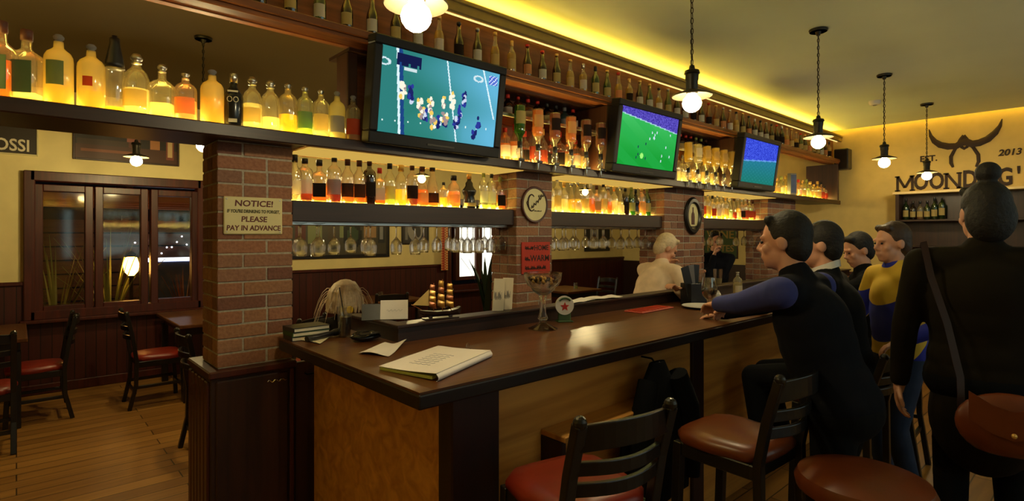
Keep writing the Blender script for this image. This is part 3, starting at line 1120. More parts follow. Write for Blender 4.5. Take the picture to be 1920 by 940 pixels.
def tv(label, xc, zc, fn, nx):
    t = thing('television', label, 'television', (xc, 2.50, zc), 0, 'screens mounted on the shelf unit')
    t.rotation_euler = (math.radians(8), 0, 0)
    W, H = .772, .43
    b = MB()
    o_, dp = .048, .07
    b.bbox(-W / 2 - o_, -.012, H / 2, W / 2 + o_, dp, H / 2 + o_, .006).bbox(-W / 2 - o_, -.012, -H / 2 - .062, W / 2 + o_, dp, -H / 2, .006)
    b.bbox(-W / 2 - o_, -.012, -H / 2, -W / 2, dp, H / 2, .006).bbox(W / 2, -.012, -H / 2, W / 2 + o_, dp, H / 2, .006)
    bz = b.build('bezel', M['bezel'], t)
    MB().bbox(-W / 2 - .02, .02, -H / 2 - .04, W / 2 + .02, .075, H / 2 + .02, .01).build('back_cover', M['black'], t)
    grid_screen(W, H, nx, int(nx * 9 / 16), fn).build('screen', M['screen'], t, loc=(0, -.002, 0))
    MB().bbox(-.09, -.016, -H / 2 - .040, .09, -.011, -H / 2 - .030, .001).build('badge_strip', M['iron'], bz)
    MB().bbox(-.10, .075, -.10, .10, .13, .10, .004).build('wall_bracket', M['iron'], t)


tv('large black television showing an American football game on a bluish field', 1.745, 2.345, football, 190)
tv('black television showing a bright green football pitch', 3.72, 2.355, soccer, 120)
tv('black television showing a blue stadium crowd above a teal pitch', 5.72, 2.355, stadium, 90)

# ------------------------------------------------------------------ bottles
PROF = {   # body (r as share of width/2, z as share of height, squareness), label (z0, z1), cap (r, z0, z1)
    'vodka': ([(.92, 0), (1, .012), (1, .64), (.96, .70), (.80, .755), (.50, .795), (.36, .82), (.33, .90)], (.18, .50), (.38, .885, 1.0), 'round'),
    'square': ([(.88, 0, 1), (.97, .012, 1), (.97, .62, 1), (.90, .67, .9), (.50, .72, .3), (.36, .75), (.34, .88)], (.14, .56), (.42, .86, 1.0), 'square'),
    'beer': ([(.92, 0), (1, .014), (1, .46), (.90, .54), (.58, .66), (.44, .74), (.40, .93)], (.12, .40), (.46, .93, 1.0), 'round'),
    'wine': ([(.93, 0), (1, .012), (1, .56), (.93, .63), (.55, .72), (.37, .77), (.36, .92)], (.14, .44), (.41, .84, 1.0), 'round'),
    'round': ([(.84, 0), (.95, .015), (1, .16), (1, .50), (.95, .61), (.76, .71), (.45, .77), (.35, .80), (.33, .87)], (.16, .42), (.46, .85, 1.0), 'round'),
    'flask': ([(.90, 0, .8), (1, .012, .8), (1, .58, .8), (.94, .64, .7), (.70, .69, .4), (.42, .72), (.34, .75), (.33, .88)], (.12, .44), (.40, .86, 1.0), 'square'),
    'conic': ([(.96, 0), (1, .012), (.98, .30), (.80, .52), (.50, .70), (.36, .78), (.35, .90)], (.10, .34), (.42, .88, 1.0), 'round'),
    'figure': ([(.80, 0), (.95, .03), (.86, .20), (.70, .36), (.95, .46), (1, .52), (.66, .60), (.52, .66), (.50, .74), (.28, .80), (.26, .86)], (.06, .16), (.34, .85, 1.0), 'round'),
    'tallcap': ([(.92, 0), (1, .012), (1, .50), (.97, .56), (.90, .60), (.80, .66), (.5, .74)], (.20, .44), (.98, .58, .98), 'round'),
}
_cache = {}


def cached(key, make):
    if key not in _cache:
        _cache[key] = make()
    return _cache[key]


def bottle(kind, loc, h, wd, g, liq, level, lab, cap, name, label, group, flip=False, rz=0.0, seg=16, cat='bottle'):
    body, (l0, l1), (cr, c0, c1), shp = PROF[kind]
    r = wd / 2
    K = (kind, round(h, 3), round(wd, 3))
    t = thing(name, label, cat, loc, rz, group)
    if flip:
        t.rotation_euler = (math.pi, 0, rz)

    def sc(k, pad=0.0):
        return [((p[0] * r + pad) * k, p[1] * h, *p[2:]) for p in body]

    part_mesh('glass_body', cached((K, 'b', g), lambda: MB().lathe(sc(1), seg).mesh('glass_body', M[g], True)), t)
    if liq and level > 0:
        def liquid():
            zl = level * h
            pr, last = [], None
            for p in sc(.93):
                if p[1] > zl:
                    if last:
                        k = (zl - last[1]) / max(p[1] - last[1], 1e-6)
                        pr.append((last[0] + (p[0] - last[0]) * k, zl, *(last[2:] or ())))
                    break
                pr.append((p[0], max(p[1], .008), *p[2:]))
                last = p
            return MB().lathe(pr, seg).mesh('liquid', M[liq], True)
        part_mesh('liquid', cached((K, 'l', liq, level), liquid), t)
    if lab:
        la, lw, l0, l1 = lab if isinstance(lab, tuple) else (lab, 1.0, l0, l1)
        def labels():
            if shp == 'square':
                q = r * (.965 if kind == 'square' else .985) * 1.0
                a = q * .80
                m = MB()
                m.bbox(-a, -q - .0022, l0 * h, a, -q + .0006, l1 * h, .0004)
                return m.mesh('label', M[la])
            m = MB()
            n = 12
            rr = r * 1.006 + .0006
            pts = [(rr * math.sin(-lw + 2 * lw * i / n), -rr * math.cos(-lw + 2 * lw * i / n)) for i in range(n + 1)]
            v = [(x, y, l0 * h) for x, y in pts] + [(x, y, l1 * h) for x, y in pts]
            m.add(v, [(i, i + 1, n + 2 + i, n + 1 + i) for i in range(n)])
            return m.mesh('label', M[la], True)
        part_mesh('label', cached((K, 't', lab), labels), t)
    if cap:
        cm = M[CAPS.get(cap, cap)]
        rr = max(cr * r, .010 if kind != 'tallcap' else 0)
        if kind == 'tallcap':
            f = lambda: MB().lathe([(rr, c0 * h), (rr * .95, c0 * h + .02), (rr * .52, .88 * h), (rr * .50, .95 * h), (rr * .30, .95 * h), (rr * .30, c1 * h)], seg).mesh('cap', cm, True)
        elif cap in ('silver', 'grey', 'white') and kind in ('vodka', 'round', 'square', 'flask'):
            f = lambda: MB().lathe([(rr * .85, c0 * h), (rr * .85, c0 * h + .006), (rr * .55, c0 * h + .010), (rr * .95, c0 * h + .016), (rr, c0 * h + .024), (rr * .6, c1 * h)], seg).mesh('cap', cm, True)
        else:
            f = lambda: MB().lathe([(rr, c0 * h), (rr, c1 * h - .003), (rr * .9, c1 * h)], seg).mesh('cap', cm, True)
        part_mesh('cap', cached((K, 'c', cap), f), t)
    return t


LS = 'spirit bottles standing along the lit upper shelf'
left = [  # px, kind, height, width, glass, liquid, level, label, cap, words
    (4, 'square', .30, .080, 'g_clear', 'l_amber', .5, 'p_green', 'brown', 'amber square bottle with a dark label, cut by the frame edge'),
    (50, 'square', .285, .090, 'g_clear', 'l_clear', .15, 'p_green', 'brown', 'square clear gin bottle with a large dark green label'),
    (110, 'vodka', .290, .094, 'g_frost', 'l_yellow', .3, ('p_green', .62, .30, .62), 'grey', 'frosted yellow bottle with a green shield label'),
    (171, 'vodka', .275, .094, 'g_frost', 'l_yellow', .3, ('p_red', .35, .36, .50), 'grey', 'frosted yellow bottle with a small red label'),
    (215, 'tallcap', .335, .072, 'g_clear', 'l_yellow', .10, None, 'black', 'tall clear bottle under a long black pourer cap'),
    (256, 'round', .270, .098, 'g_clear', 'l_clear', .45, 'p_cream', 'silver', 'broad clear bottle with embossed front and silver pourer'),
    (304, 'flask', .245, .092, 'g_clear', 'l_clear', .3, None, 'silver', 'squat square decanter with a glass stopper'),
    (348, 'vodka', .225, .090, 'g_clear', 'l_pink', .45, 'p_orange', 'silver', 'low bottle of pink spirit with an orange label'),
    (398, 'vodka', .262, .096, 'g_frost', 'l_yellow', .5, None, 'grey', 'pale frosted yellow bottle with a plain body'),
    (438, 'wine', .262, .082, 'g_black', None, 0, None, 'silver', 'opaque black bottle with white rings printed on it'),
    (473, 'round', .262, .090, 'g_clear', 'l_clear', .5, 'p_cream', 'silver', 'clear cut glass bottle next to the black one'),
    (507, 'round', .262, .090, 'g_clear', 'l_clear', .3, None, 'silver', 'clear round shouldered bottle with little liquid'),
    (540, 'vodka', .262, .088, 'g_clear', 'l_yellow', .40, None, 'silver', 'clear bottle half full of bright yellow liqueur'),
    (572, 'vodka', .262, .080, 'g_clear', 'l_green', .30, 'p_green', 'silver', 'clear bottle with a mossy green label'),
    (602, 'vodka', .262, .082, 'g_clear', 'l_clear', .45, 'p_cream', 'silver', 'clear bottle with a scrolled pattern and silver pourer'),
    (632, 'vodka', .268, .084, 'g_frost', 'l_clear', .3, 'p_grey', 'grey', 'frosted white bottle with a faint grey label'),
    (662, 'vodka', .262, .082, 'g_clear', 'l_pink', .30, 'p_red', 'grey', 'reddish bottle at the end by the wood post'),
]
for px, kind, h, wd, g, lq, lv, lab, cap, words_ in left:
    p = at(px, 200, Y=2.768)
    o = bottle(kind, (p.x, 2.768, SZ1 + .002), h, wd, g, lq, lv, lab, cap, 'spirit_bottle', words_, LS, rz=-.45 if PROF[kind][3] == 'square' else -.35, seg=24)
    if g == 'g_black':
        for dx in (-.013, .013):
            tx = MB()
            tx.tube([(dx + .010 * math.cos(a / 6 * math.pi), -.0415, .135 + .012 * math.sin(a / 6 * math.pi)) for a in range(13)], .0016, 5)
            tx.build('ring_print', M['textwhite'], o)
        MB().bbox(-.022, -.0425, .168, .022, -.0405, .176, .0004).build('name_print', M['textwhite'], o)
        MB().bbox(-.018, -.0425, .030, .018, -.0405, .046, .0004).build('foot_print', M['textwhite'], o)

# beer bottles on the top shelf
beer_col = [('g_brown', 'brown'), ('g_brown', 'brown'), ('g_brown', 'brown'), ('g_green', 'green'), ('g_amber', 'amber'), ('g_clear', 'clear')]
lab_col = [('p_cream', 'cream'), ('p_white', 'white'), ('p_black', 'black'), ('p_cream', 'cream'), ('p_white', 'white'), ('p_orange', 'orange')]
rnd = random.Random(11)
fixed = ['g_brown', 'g_brown', 'g_green', 'g_brown', 'g_brown', 'g_brown', 'g_brown', 'g_clear', 'g_brown', 'g_brown', 'g_clear', 'g_clear', 'g_brown', 'g_brown', 'g_brown', 'g_clear', 'g_clear', 'g_green', 'g_green', 'g_clear', 'g_clear']
nm = dict(beer_col)
nb = 53
for k in range(nb):
    x = .845 + .1445 * k
    if x > 8.42:
        break
    g = fixed[k] if k < len(fixed) else rnd.choice(beer_col)[0]
    lc = rnd.choice(lab_col)
    capc = rnd.choice(['gold', 'silver', 'red', 'black', 'gold'])
    kd = 'beer' if rnd.random() < .85 else 'wine'
    h = rnd.choice([.225, .235, .245, .235])
    bottle(kd, (x, 2.70, TZ), h, .062, g, 'l_yellow' if g == 'g_clear' else ('l_brown' if g == 'g_brown' else None), .62 if g != 'g_green' else 0, lc[0], capc, 'beer_bottle',
           f'{nm[g]} beer bottle with {lc[1]} label, {ORD[k]} from the near end of the top shelf', 'beer bottles along the top shelf', rz=-.5 - .012 * k, seg=12)

# lower shelves
LIQ = {'l_amber': 'amber', 'l_brown': 'dark brown', 'l_yellow': 'golden', 'l_clear': 'clear', 'l_red': 'deep red', 'l_green': 'green', 'l_pink': 'rosy', None: 'dark'}
seg1 = [
    (553, 'wine', .25, .075, 'g_clear', 'l_clear', .3, 'p_white', 'black'), (572, 'vodka', .235, .088, 'g_clear', 'l_brown', .22, 'p_white', 'black'), (599, 'flask', .235, .085, 'g_clear', 'l_amber', .38, 'p_black', 'black'),
    (627, 'vodka', .262, .080, 'g_clear', 'l_red', .48, 'p_grey', 'black'), (652, 'wine', .26, .076, 'g_clear', 'l_amber', .38, 'p_black', 'brown'), (674, 'wine', .26, .076, 'g_clear', 'l_amber', .42, 'p_black', 'brown'),
    (693, 'vodka', .26, .076, 'g_brown', 'l_brown', .5, 'p_black', 'brown'), (712, 'flask', .22, .072, 'g_clear', 'l_amber', .3, 'p_white', 'red'), (731, 'wine', .262, .074, 'g_clear', 'l_green', .25, 'p_cream', 'black'),
    (752, 'round', .25, .078, 'g_clear', 'l_yellow', .40, None, 'gold'), (773, 'vodka', .255, .076, 'g_clear', 'l_brown', .45, 'p_black', 'brown'), (792, 'conic', .255, .084, 'g_clear', 'l_amber', .42, 'p_cream', 'brown'),
    (811, 'conic', .262, .086, 'g_clear', 'l_amber', .30, 'p_black', 'black'), (832, 'vodka', .165, .052, 'g_clear', 'l_yellow', .4, None, 'black'), (851, 'round', .215, .088, 'g_clear', 'l_amber', .5, 'p_cream', 'black'),
    (880, 'figure', .235, .100, 'g_black', None, 0, 'p_cream', 'gold'), (907, 'vodka', .25, .066, 'g_clear', 'l_green', .12, 'p_white', 'green'), (922, 'vodka', .25, .066, 'g_clear', 'l_green', .12, 'p_white', 'black'),
    (938, 'flask', .235, .070, 'g_clear', 'l_amber', .45, 'p_black', 'green'), (955, 'wine', .25, .070, 'g_clear', 'l_amber', .48, 'p_cream', 'red'),
]
for k, (px, kind, h, wd, g, lq, lv, lab, cap) in enumerate(seg1):
    p = at(px, 380, Y=2.95)
    cl = 'black figure bottle with gold stopper' if kind == 'figure' else f'{LIQ[lq]} spirit bottle with {cap} cap'
    bottle(kind, (p.x, 2.952, LZ1 + .002), h, wd, g, lq, lv, lab, cap, 'spirit_bottle', f'{cl}, {ORD[k]} from the notice pillar on the lower shelf', 'spirits on the first wall shelf', rz=-.4, seg=18)
for sg, (n, words_, grp) in ((1, (18, 'from the script sign on the second lower shelf', 'spirits on the second wall shelf')), (2, (15, 'from the oval plaque on the third lower shelf', 'spirits on the third wall shelf'))):
    a, b_ = PIL[sg][1] + .06, PIL[sg + 1][0] - .06
    for k in range(n):
        x = a + (b_ - a) * (k + rnd.uniform(-.12, .12)) / (n - 1)
        kind, g, lq, lab, cap = rnd.choice(['vodka', 'wine', 'conic', 'vodka', 'flask']), 'g_clear', rnd.choice(['l_clear', 'l_yellow', 'l_clear', 'l_amber', 'l_yellow']), rnd.choice([None, 'p_white', 'p_cream', None]), rnd.choice(['brown', 'silver', 'black', 'gold', 'white'])
        if sg == 2:
            lq, lab = rnd.choice(['l_amber', 'l_red', 'l_green', 'l_yellow', 'l_brown']), rnd.choice(['p_white', 'p_red', 'p_cream', 'p_black'])
        if sg == 1 and k == 13:
            kind, g, lq, lab, cap = 'vodka', 'g_brown', 'l_brown', 'p_black', 'black'
        if sg == 1 and k == 15:
            kind, g, lq, lab, cap = 'figure', 'g_black', None, 'p_cream', 'black'
        if sg == 1 and k in (14, 17):
            kind, g, lq, lab, cap = 'wine', 'g_green', 'l_green', 'p_cream', 'green'
        kw = 'black figure' if kind == 'figure' else LIQ[lq]
        bottle(kind, (x, 2.952, LZ1 + .002), rnd.choice([.24, .25, .26]) if k != 17 else .27, .072 if sg == 1 else .068, g, lq, rnd.choice([.35, .45, .52]), lab, cap, 'spirit_bottle', f'{kw} bottle with {cap} cap, {ORD[k]} {words_}', grp, rz=-.5, seg=14)

# racks beside the screens: bottles on the middle shelf, on the main shelf, and upside down in optics
for rk, (a, b_, where) in enumerate(((2.33, 3.32, 'before the green screen'), (4.40, 5.40, 'before the blue screen'))):
    for k in range(10):
        x = a + (b_ - a) * (k + .5) / 10
        g, lq = rnd.choice([('g_brown', 'l_brown'), ('g_clear', 'l_brown'), ('g_amber', 'l_amber'), ('g_brown', None)])
        lab, cap = rnd.choice(['p_white', 'p_cream', 'p_black', 'p_red']), rnd.choice(['red', 'black', 'brown', 'green'])
        if rk == 0 and k == 8:
            g, lq, lab, cap = 'g_blue', None, 'p_grey', 'grey'
        bottle(rnd.choice(['wine', 'flask', 'vodka']), (x, 2.90, MIDZ), .168, .074, g, lq, .5, lab, cap, 'spirit_bottle', f'{"teal" if g == "g_blue" else "dark"} bottle with {cap} cap, {ORD[k]} along the middle shelf {where}', f'bottles on the middle shelf {where}', rz=-.6, seg=14)
    for k in range(11):
        x = a + (b_ - a) * (k + .5) / 11
        if rk == 0:
            lq, lab, cap = rnd.choice([('l_brown', 'p_black', 'red'), ('l_amber', 'p_cream', 'black'), ('l_amber', 'p_white', 'red'), ('l_red', 'p_red', 'gold')])
        else:
            lq, lab, cap = rnd.choice([('l_yellow', None, 'silver'), ('l_yellow', 'p_cream', 'gold'), ('l_clear', None, 'silver')])
        kind = rnd.choice(['wine', 'vodka', 'flask'])
        h = rnd.choice([.24, .26, .28])
        bottle(kind, (x, 2.80, SZ1 + .002), h, .078, 'g_clear', lq, rnd.choice([.4, .5, .55]), lab, cap, 'spirit_bottle', f'{LIQ[lq]} spirit bottle with {cap} cap, {ORD[k]} on the main shelf {where}', f'bottles on the main shelf {where}', rz=-.6, seg=14)
    rail = thing('optic_rail', f'steel rail holding upturned bottles {where}', 'rail', (a, 2.655, 2.385))
    MB().bbox(-.02, 0, -.012, b_ - a + .02, .012, .012, .002).build('rail_bar', M['steel'], rail)
    for x in (-.015, b_ - a):
        MB().bbox(x, .012, -.01, x + .015, .16, .01, .002).build('bracket', M['steel'], rail)
    for k in range(6):
        x = a + .085 + .165 * k
        g, lq, lab = rnd.choice([('g_clear', 'l_amber', 'p_white'), ('g_clear', 'l_brown', 'p_black'), ('g_green', 'l_green', 'p_cream'), ('g_clear', 'l_amber', 'p_cream')]) if rk == 0 else rnd.choice([('g_clear', 'l_yellow', 'p_cream'), ('g_clear', 'l_clear', 'p_white'), ('g_clear', 'l_yellow', None)])
        z1 = 2.44
        o = bottle('wine', (x, 2.60, z1), .275, .076, g, lq, .62, lab, 'black', 'upturned_bottle', f'upside down {LIQ[lq]} spirit bottle, {ORD[k]} in the optics rail {where}', f'upturned bottles {where}', flip=True, rz=math.pi - .4, seg=16)
        q = thing('optic_dispenser', f'spirit measure under the {ORD[k]} upside down bottle {where}', 'dispenser', (x, 2.60, z1 - .275), 0, f'spirit measures {where}')
        MB().lathe([(.020, .0), (.024, -.012), (.024, -.05), (.018, -.062), (.008, -.068)], 14).build('measure', M['clear'], q, True)
        MB().lathe([(.011, -.066), (.009, -.10), (.004, -.125)], 10).build('spout', M['chrome'], q, True)
        MB().bbox(-.022, -.026, -.085, .022, -.014, -.066, .003).build('lever', M['black'], q)
        MB().tube([(.045, .03, .16), (.045, .03, -.06), (.02, .012, -.06)], .0055, 8).build('holder_arm', M['chrome'], q, True)
# right end of the main shelf, seen in front of the opening
for k in range(15):
    x = 6.46 + 2.0 * (k + .5) / 15
    lq, lab, cap = rnd.choice([('l_yellow', 'p_cream', 'gold'), ('l_amber', 'p_white', 'red'), ('l_red', 'p_red', 'black'), ('l_green', 'p_white', 'green'), ('l_clear', 'p_cream', 'silver')])
    if k in (10, 11, 12):
        lq, lab, cap = 'l_yellow', 'p_cream', 'gold'
    bottle(rnd.choice(['wine', 'vodka', 'flask', 'round']), (x, 2.77, SZ1 + .002), rnd.choice([.20, .23, .25]), .082, 'g_clear', lq, rnd.choice([.4, .5]), lab, cap, 'spirit_bottle', f'{LIQ[lq]} bottle with {cap} cap, {ORD[k]} past the blue screen on the main shelf', 'bottles at the far end of the main shelf', rz=-.7, seg=12)
t = thing('loudspeaker', 'small black loudspeaker at the far top corner of the shelf unit', 'speaker', (8.66, 2.62, 2.53))
MB().bbox(-.085, -.09, 0, .085, .09, .29, .012).build('cabinet', M['black'], t)
MB().bbox(-.094, -.078, .015, -.085, .078, .275, .006).build('grille', M['p_black'], t)
MB().bbox(.085, -.03, .10, .14, .03, .17, .004).build('bracket', M['iron'], t)


# ------------------------------------------------------------------ glasses
WINE = [(.036, 0), (.035, .004), (.008, .010), (.0045, .03), (.0045, .085), (.012, .095), (.032, .118), (.040, .145), (.038, .18), (.033, .205), (.031, .205), (.036, .18), (.038, .146), (.030, .121), (.010, .099)]
gm = MB().lathe(WINE, 16).xform(Matrix.Rotation(math.pi, 4, 'X')).mesh('wine_glass', M['crystal'], True)


def hang(x, y, label, group, s=1.0):
    o = bpy.data.objects.new('wine_glass', gm)
    COL.objects.link(o)
    o.location = (x, y, LZ0 - .004)
    o.scale = (s, s, s)
    tag(o, label, 'glass', group)


for i, n in ((0, 15), (1, 12), (2, 8)):
    a, b_ = PIL[i][1] + .07, PIL[i + 1][0] - .07
    wh = ('from the notice pillar', 'from the red sign', 'from the oval plaque')[i]
    for r_ in range(2):
        for k in range(n):
            if rnd.random() < (.15 if r_ == 0 else .3):
                continue
            hang(a + (b_ - a) * k / (n - 1) + (.0 if r_ == 0 else .03), 2.875 + .105 * r_, f'{ORD[k]} hanging stemmed glass in the {("front", "rear")[r_]} row {wh}', f'stemmed glasses hanging under the {("first", "second", "third")[i]} wall shelf', rnd.choice([.82, .9, .86]))

q = at(1480, 352, Y=2.72)
t = thing('gift_carton', 'pale blue bottle carton standing among the bottles past the blue screen', 'box', (q.x, 2.69, SZ1 + .001), -.5)
MB().bbox(-.042, -.03, 0, .042, .03, .27, .003).build('carton', M['p_grey'], t)
MB().bbox(-.039, -.0322, .03, .039, -.030, .25, .001).build('label', M['p_blue'], t)
# ------------------------------------------------------------------ signs and pictures
def squiggle(x0, z0, n, w_, h, r=.0012, y=0.0):
    m = MB()
    m.tube([(x0 + w_ * i / (n * 4), y, z0 + h * (.5 + .5 * math.sin(i * 1.7)) * (1 if i % 3 else .4)) for i in range(n * 4)], r, 5)
    return m


p0, p1 = at(420, 375, Y=2.785), at(530, 441, Y=2.785)
W, H = p1.x - p0.x, .178
t = thing('notice_sign', 'cream notice asking guests to pay in advance, on the brick pillar', 'sign', ((p0.x + p1.x) / 2, 2.792, 1.695))
sb = MB().bbox(-W / 2, -.004, -H / 2, W / 2, .006, H / 2, .004).build('sign_board', M['signcream'], t)
for s_, z, sz, mt, kx in (('NOTICE!', .057, .040, 'textred', 1.12), ("IF YOU'RE DRINKING TO FORGET,", .020, .021, 'textgreen', .74), ('PLEASE', -.018, .036, 'textred', 1.05), ('PAY IN ADVANCE', -.060, .034, 'textred', .90)):
    text_mb(s_, sz, .0006, plane_mat((0, -.0048, z), *FRONT), offset=.0009, sx=kx, shear=.08).build('lettering', M[mt], sb)
for x in (-W / 2 + .012, W / 2 - .012):
    for z in (-H / 2 + .012, H / 2 - .012):
        MB().lathe([(.004, 0), (.004, .002), (.001, .003)], 10).xform(Matrix.Rotation(math.pi / 2, 4, 'X')).build('screw', M['steel'], sb, True, loc=(x, -.004, z))

c = at(1003, 384, Y=2.785)
t = thing('round_sign', 'round cream sign with dark script lettering and a brown rim', 'sign', (c.x, 2.79, c.z))
RX90 = Matrix.Rotation(math.pi / 2, 4, 'X')
MB().lathe([(.118, 0), (.118, .006)], 40).xform(RX90).build('sign_face', M['signcream'], t)
MB().lathe([(.113, -.004), (.128, -.004), (.130, .006), (.125, .012), (.115, .011), (.113, .006)], 40, caps=False).xform(RX90).build('rim', M['mahog'], t, True)
sm = MB()
big = [(-.035 + .040 * math.cos(a) * .9, -.0085, .012 + .058 * math.sin(a)) for a in [math.radians(d) for d in range(50, 330, 20)]]
sm.tube(big, [.0035 + .0025 * math.sin(i / 13 * math.pi) for i in range(len(big))], 6)
sm.tube([(-.04 + .0075 * i, -.0085, -.028 + .0062 * i + .014 * math.sin(i * 1.9)) for i in range(18)], .0036, 6)
sm.tube([(.03 + .004 * i, -.0085, .055 + .014 * math.sin(i * 1.6) + .001 * i) for i in range(10)], .0022, 6)
sm.tube([(-.07, -.0085, -.02), (-.085, -.0085, .01), (-.07, -.0085, .03)], .003, 6)
sm.add(squiggle(-.01, -.048, 9, .075, .008, .0014, -.0085).v, squiggle(-.01, -.048, 9, .075, .008, .0014, -.0085).f)
sm.build('script_lettering', M['textdark'], t, True)

q0, q1 = at(979, 455, Y=2.785), at(1034, 511, Y=2.785)
W, H = q1.x - q0.x - .01, .225
t = thing('red_sign', 'red sign with dark lettering on the pillar under the round sign', 'sign', ((q0.x + q1.x) / 2 - .004, 2.792, (q0.z + q1.z) / 2))
MB().bbox(-W / 2, -.003, -H / 2, W / 2, .006, H / 2, .003).build('sign_board', M['signred'], t)
tm = text_mb('HOME', .052, .0005, plane_mat((.05, -.0038, .07), *FRONT), offset=.001)
t2 = text_mb('WARM', .062, .0005, plane_mat((.035, -.0038, -.005), *FRONT), offset=.001)
tm.add(t2.v, t2.f)
for a_ in ((-.11, .058, 6, .085, .026), (-.11, -.02, 4, .05, .03), (-.11, -.085, 14, .21, .03)):
    sq = squiggle(a_[0], a_[1], a_[2], a_[3], a_[4], .0028, -.0036)
    tm.add(sq.v, sq.f)
tm.build('lettering', M['textdark'], t)

c = at(1299, 405, Y=2.785)
t = thing('oval_plaque', 'black framed oval plaque with a bottle picture on the wide brick pillar', 'plaque', (c.x, 2.79, c.z))
S13 = Matrix.Diagonal((.82, 1, 1.0, 1))
MB().lathe([(.128, 0), (.128, .006)], 40).xform(S13 @ RX90).build('plaque_face', M['p_grey'] if False else M['signcream'], t)
MB().lathe([(.118, -.004), (.176, -.004), (.182, .010), (.165, .026), (.135, .026), (.120, .012)], 44, caps=False).xform(S13 @ RX90).build('frame', M['blackwood'], t, True)
MB().lathe([(.001, -.085), (.030, -.085), (.032, -.01), (.026, .02), (.012, .04), (.011, .075), (.014, .08), (.001, .085)], 16, (0, 0, 0)).xform(Matrix.Diagonal((1, .12, 1, 1))).build('bottle_picture', M['textbrown'], t, True, loc=(0, -.008, .0))
MB().tube([(-.06, -.008, -.10), (-.03, -.008, -.108), (.03, -.008, -.108), (.06, -.008, -.10)], .006, 6).build('banner', M['textdark'], t, True)


def framed(name, label, x0, x1, z0, z1, ywall, cells, frame_mat, fw=.025, cat='picture', bg=(30, 22, 16)):
    """Framed print on the rear wall; cells = coloured patches (u0, v0, u1, v1, colour)."""
    t = thing(name, label, cat, ((x0 + x1) / 2, ywall - .002, (z0 + z1) / 2))
    W, H = x1 - x0, z1 - z0
    f = MB()
    f.bbox(-W / 2, -.022, -H / 2, -W / 2 + fw, 0, H / 2, .003).bbox(W / 2 - fw, -.022, -H / 2, W / 2, 0, H / 2, .003)
    f.bbox(-W / 2 + fw, -.022, H / 2 - fw, W / 2 - fw, 0, H / 2, .003).bbox(-W / 2 + fw, -.022, -H / 2, W / 2 - fw, 0, -H / 2 + fw, .003)
    f.build('frame', frame_mat, t)
    nx, ny = 60, max(10, int(60 * H / W))
    wi, hi = W - 2 * fw, H - 2 * fw

    def fn(u, v):
        c = bg
        for a in cells:
            if a[5:] and a[5] == 'o':
                if ((u - a[0]) / a[2]) ** 2 + ((v - a[1]) / a[3]) ** 2 < 1:
                    c = a[4]
            elif a[0] <= u < a[2] and a[1] <= v < a[3]:
                c = a[4]
        return c
    grid_screen(wi, hi, nx, ny, fn).build('print', M['print'], t, loc=(0, -.010, 0))
    return t


t = framed('aperitif_poster', 'dark poster with an orange disc and white ROSSI lettering', -.62, .165, 2.40, 2.98, YB, [(.38, .30, .30, .40, (206, 120, 54), 'o'), (.42, .27, .22, .30, (226, 150, 76), 'o')], M['signcream'], .014, 'poster', (44, 34, 24))
text_mb('ROSSI', .165, .0008, plane_mat((.155, -.0125, -.20), *FRONT), offset=.003, sx=.82).build('lettering', M['textwhite'], t)
text_mb('NUOVO', .085, .0008, plane_mat((-.21, -.0125, -.19), *FRONT), offset=.002, sx=.85).build('lettering', M['textwhite'], t)
framed('pub_picture', 'wide dark picture of a shopfront above the terrace window', .435, 1.40, 2.40, 2.95, YB,
       [(0, .72, 1, 1, (70, 38, 22)), (.05, .80, .55, .86, (120, 66, 36)), (.02, .60, .50, .70, (58, 40, 28)), (.50, .1, .62, .7, (86, 46, 34)), (.72, .35, .82, .72, (166, 112, 66)), (.88, .45, .97, .90, (120, 60, 44)), (.90, .5, .95, .85, (196, 168, 120)), (.48, .25, .56, .6, (140, 80, 66)), (.78, .1, .9, .3, (60, 34, 26))], M['darkz'], .02)
zb = at(640, 480, Y=YB)
framed('collage_picture', 'wide black framed collage hung low behind the first row of glasses', at(548, 450, Y=YB).x - .35, at(729, 450, Y=YB).x, zb.z - .03, zb.z + .62, YB,
       [(.30, .1, .42, .7, (120, 128, 84)), (.46, .15, .54, .62, (70, 60, 44)), (.56, .05, .66, .55, (120, 130, 90)), (.68, .50, .085, .36, (22, 26, 22), 'o'), (.68, .50, .05, .22, (48, 66, 44), 'o'), (.78, .2, .90, .55, (150, 120, 84)), (.91, .1, .99, .7, (40, 42, 44)), (.93, .2, .96, .6, (130, 132, 134)), (.2, .2, .28, .6, (88, 40, 30))], M['black'], .045, 'picture', (66, 62, 50))
xa, xb = at(752, 450, Y=YB).x, at(803, 450, Y=YB).x
framed('portrait_picture', 'small black and white portrait between the collage and the white window', xa, xb, at(780, 458, Y=YB).z, at(780, 410, Y=YB).z + .1, YB, [(.5, .55, .30, .40, (150, 148, 146), 'o'), (.46, .45, .10, .14, (40, 40, 42), 'o'), (.62, .62, .10, .2, (60, 60, 62), 'o'), (.1, .2, .2, .9, (120, 120, 120))], M['black'], .02, 'picture', (58, 56, 58))
xa, xb = at(1095, 450, Y=YB).x, at(1142, 450, Y=YB).x
framed('street_photograph', 'black and white photograph on the cream wall under the second wall shelf', xa, xb, at(1120, 471, Y=YB).z, at(1120, 430, Y=YB).z + .2, YB, [(.2, .1, .3, .8, (170, 170, 172)), (.45, .2, .55, .9, (190, 190, 190)), (.7, .15, .8, .8, (150, 150, 152)), (.0, .75, 1, .9, (110, 110, 112))], M['black'], .03, 'picture', (40, 40, 44))
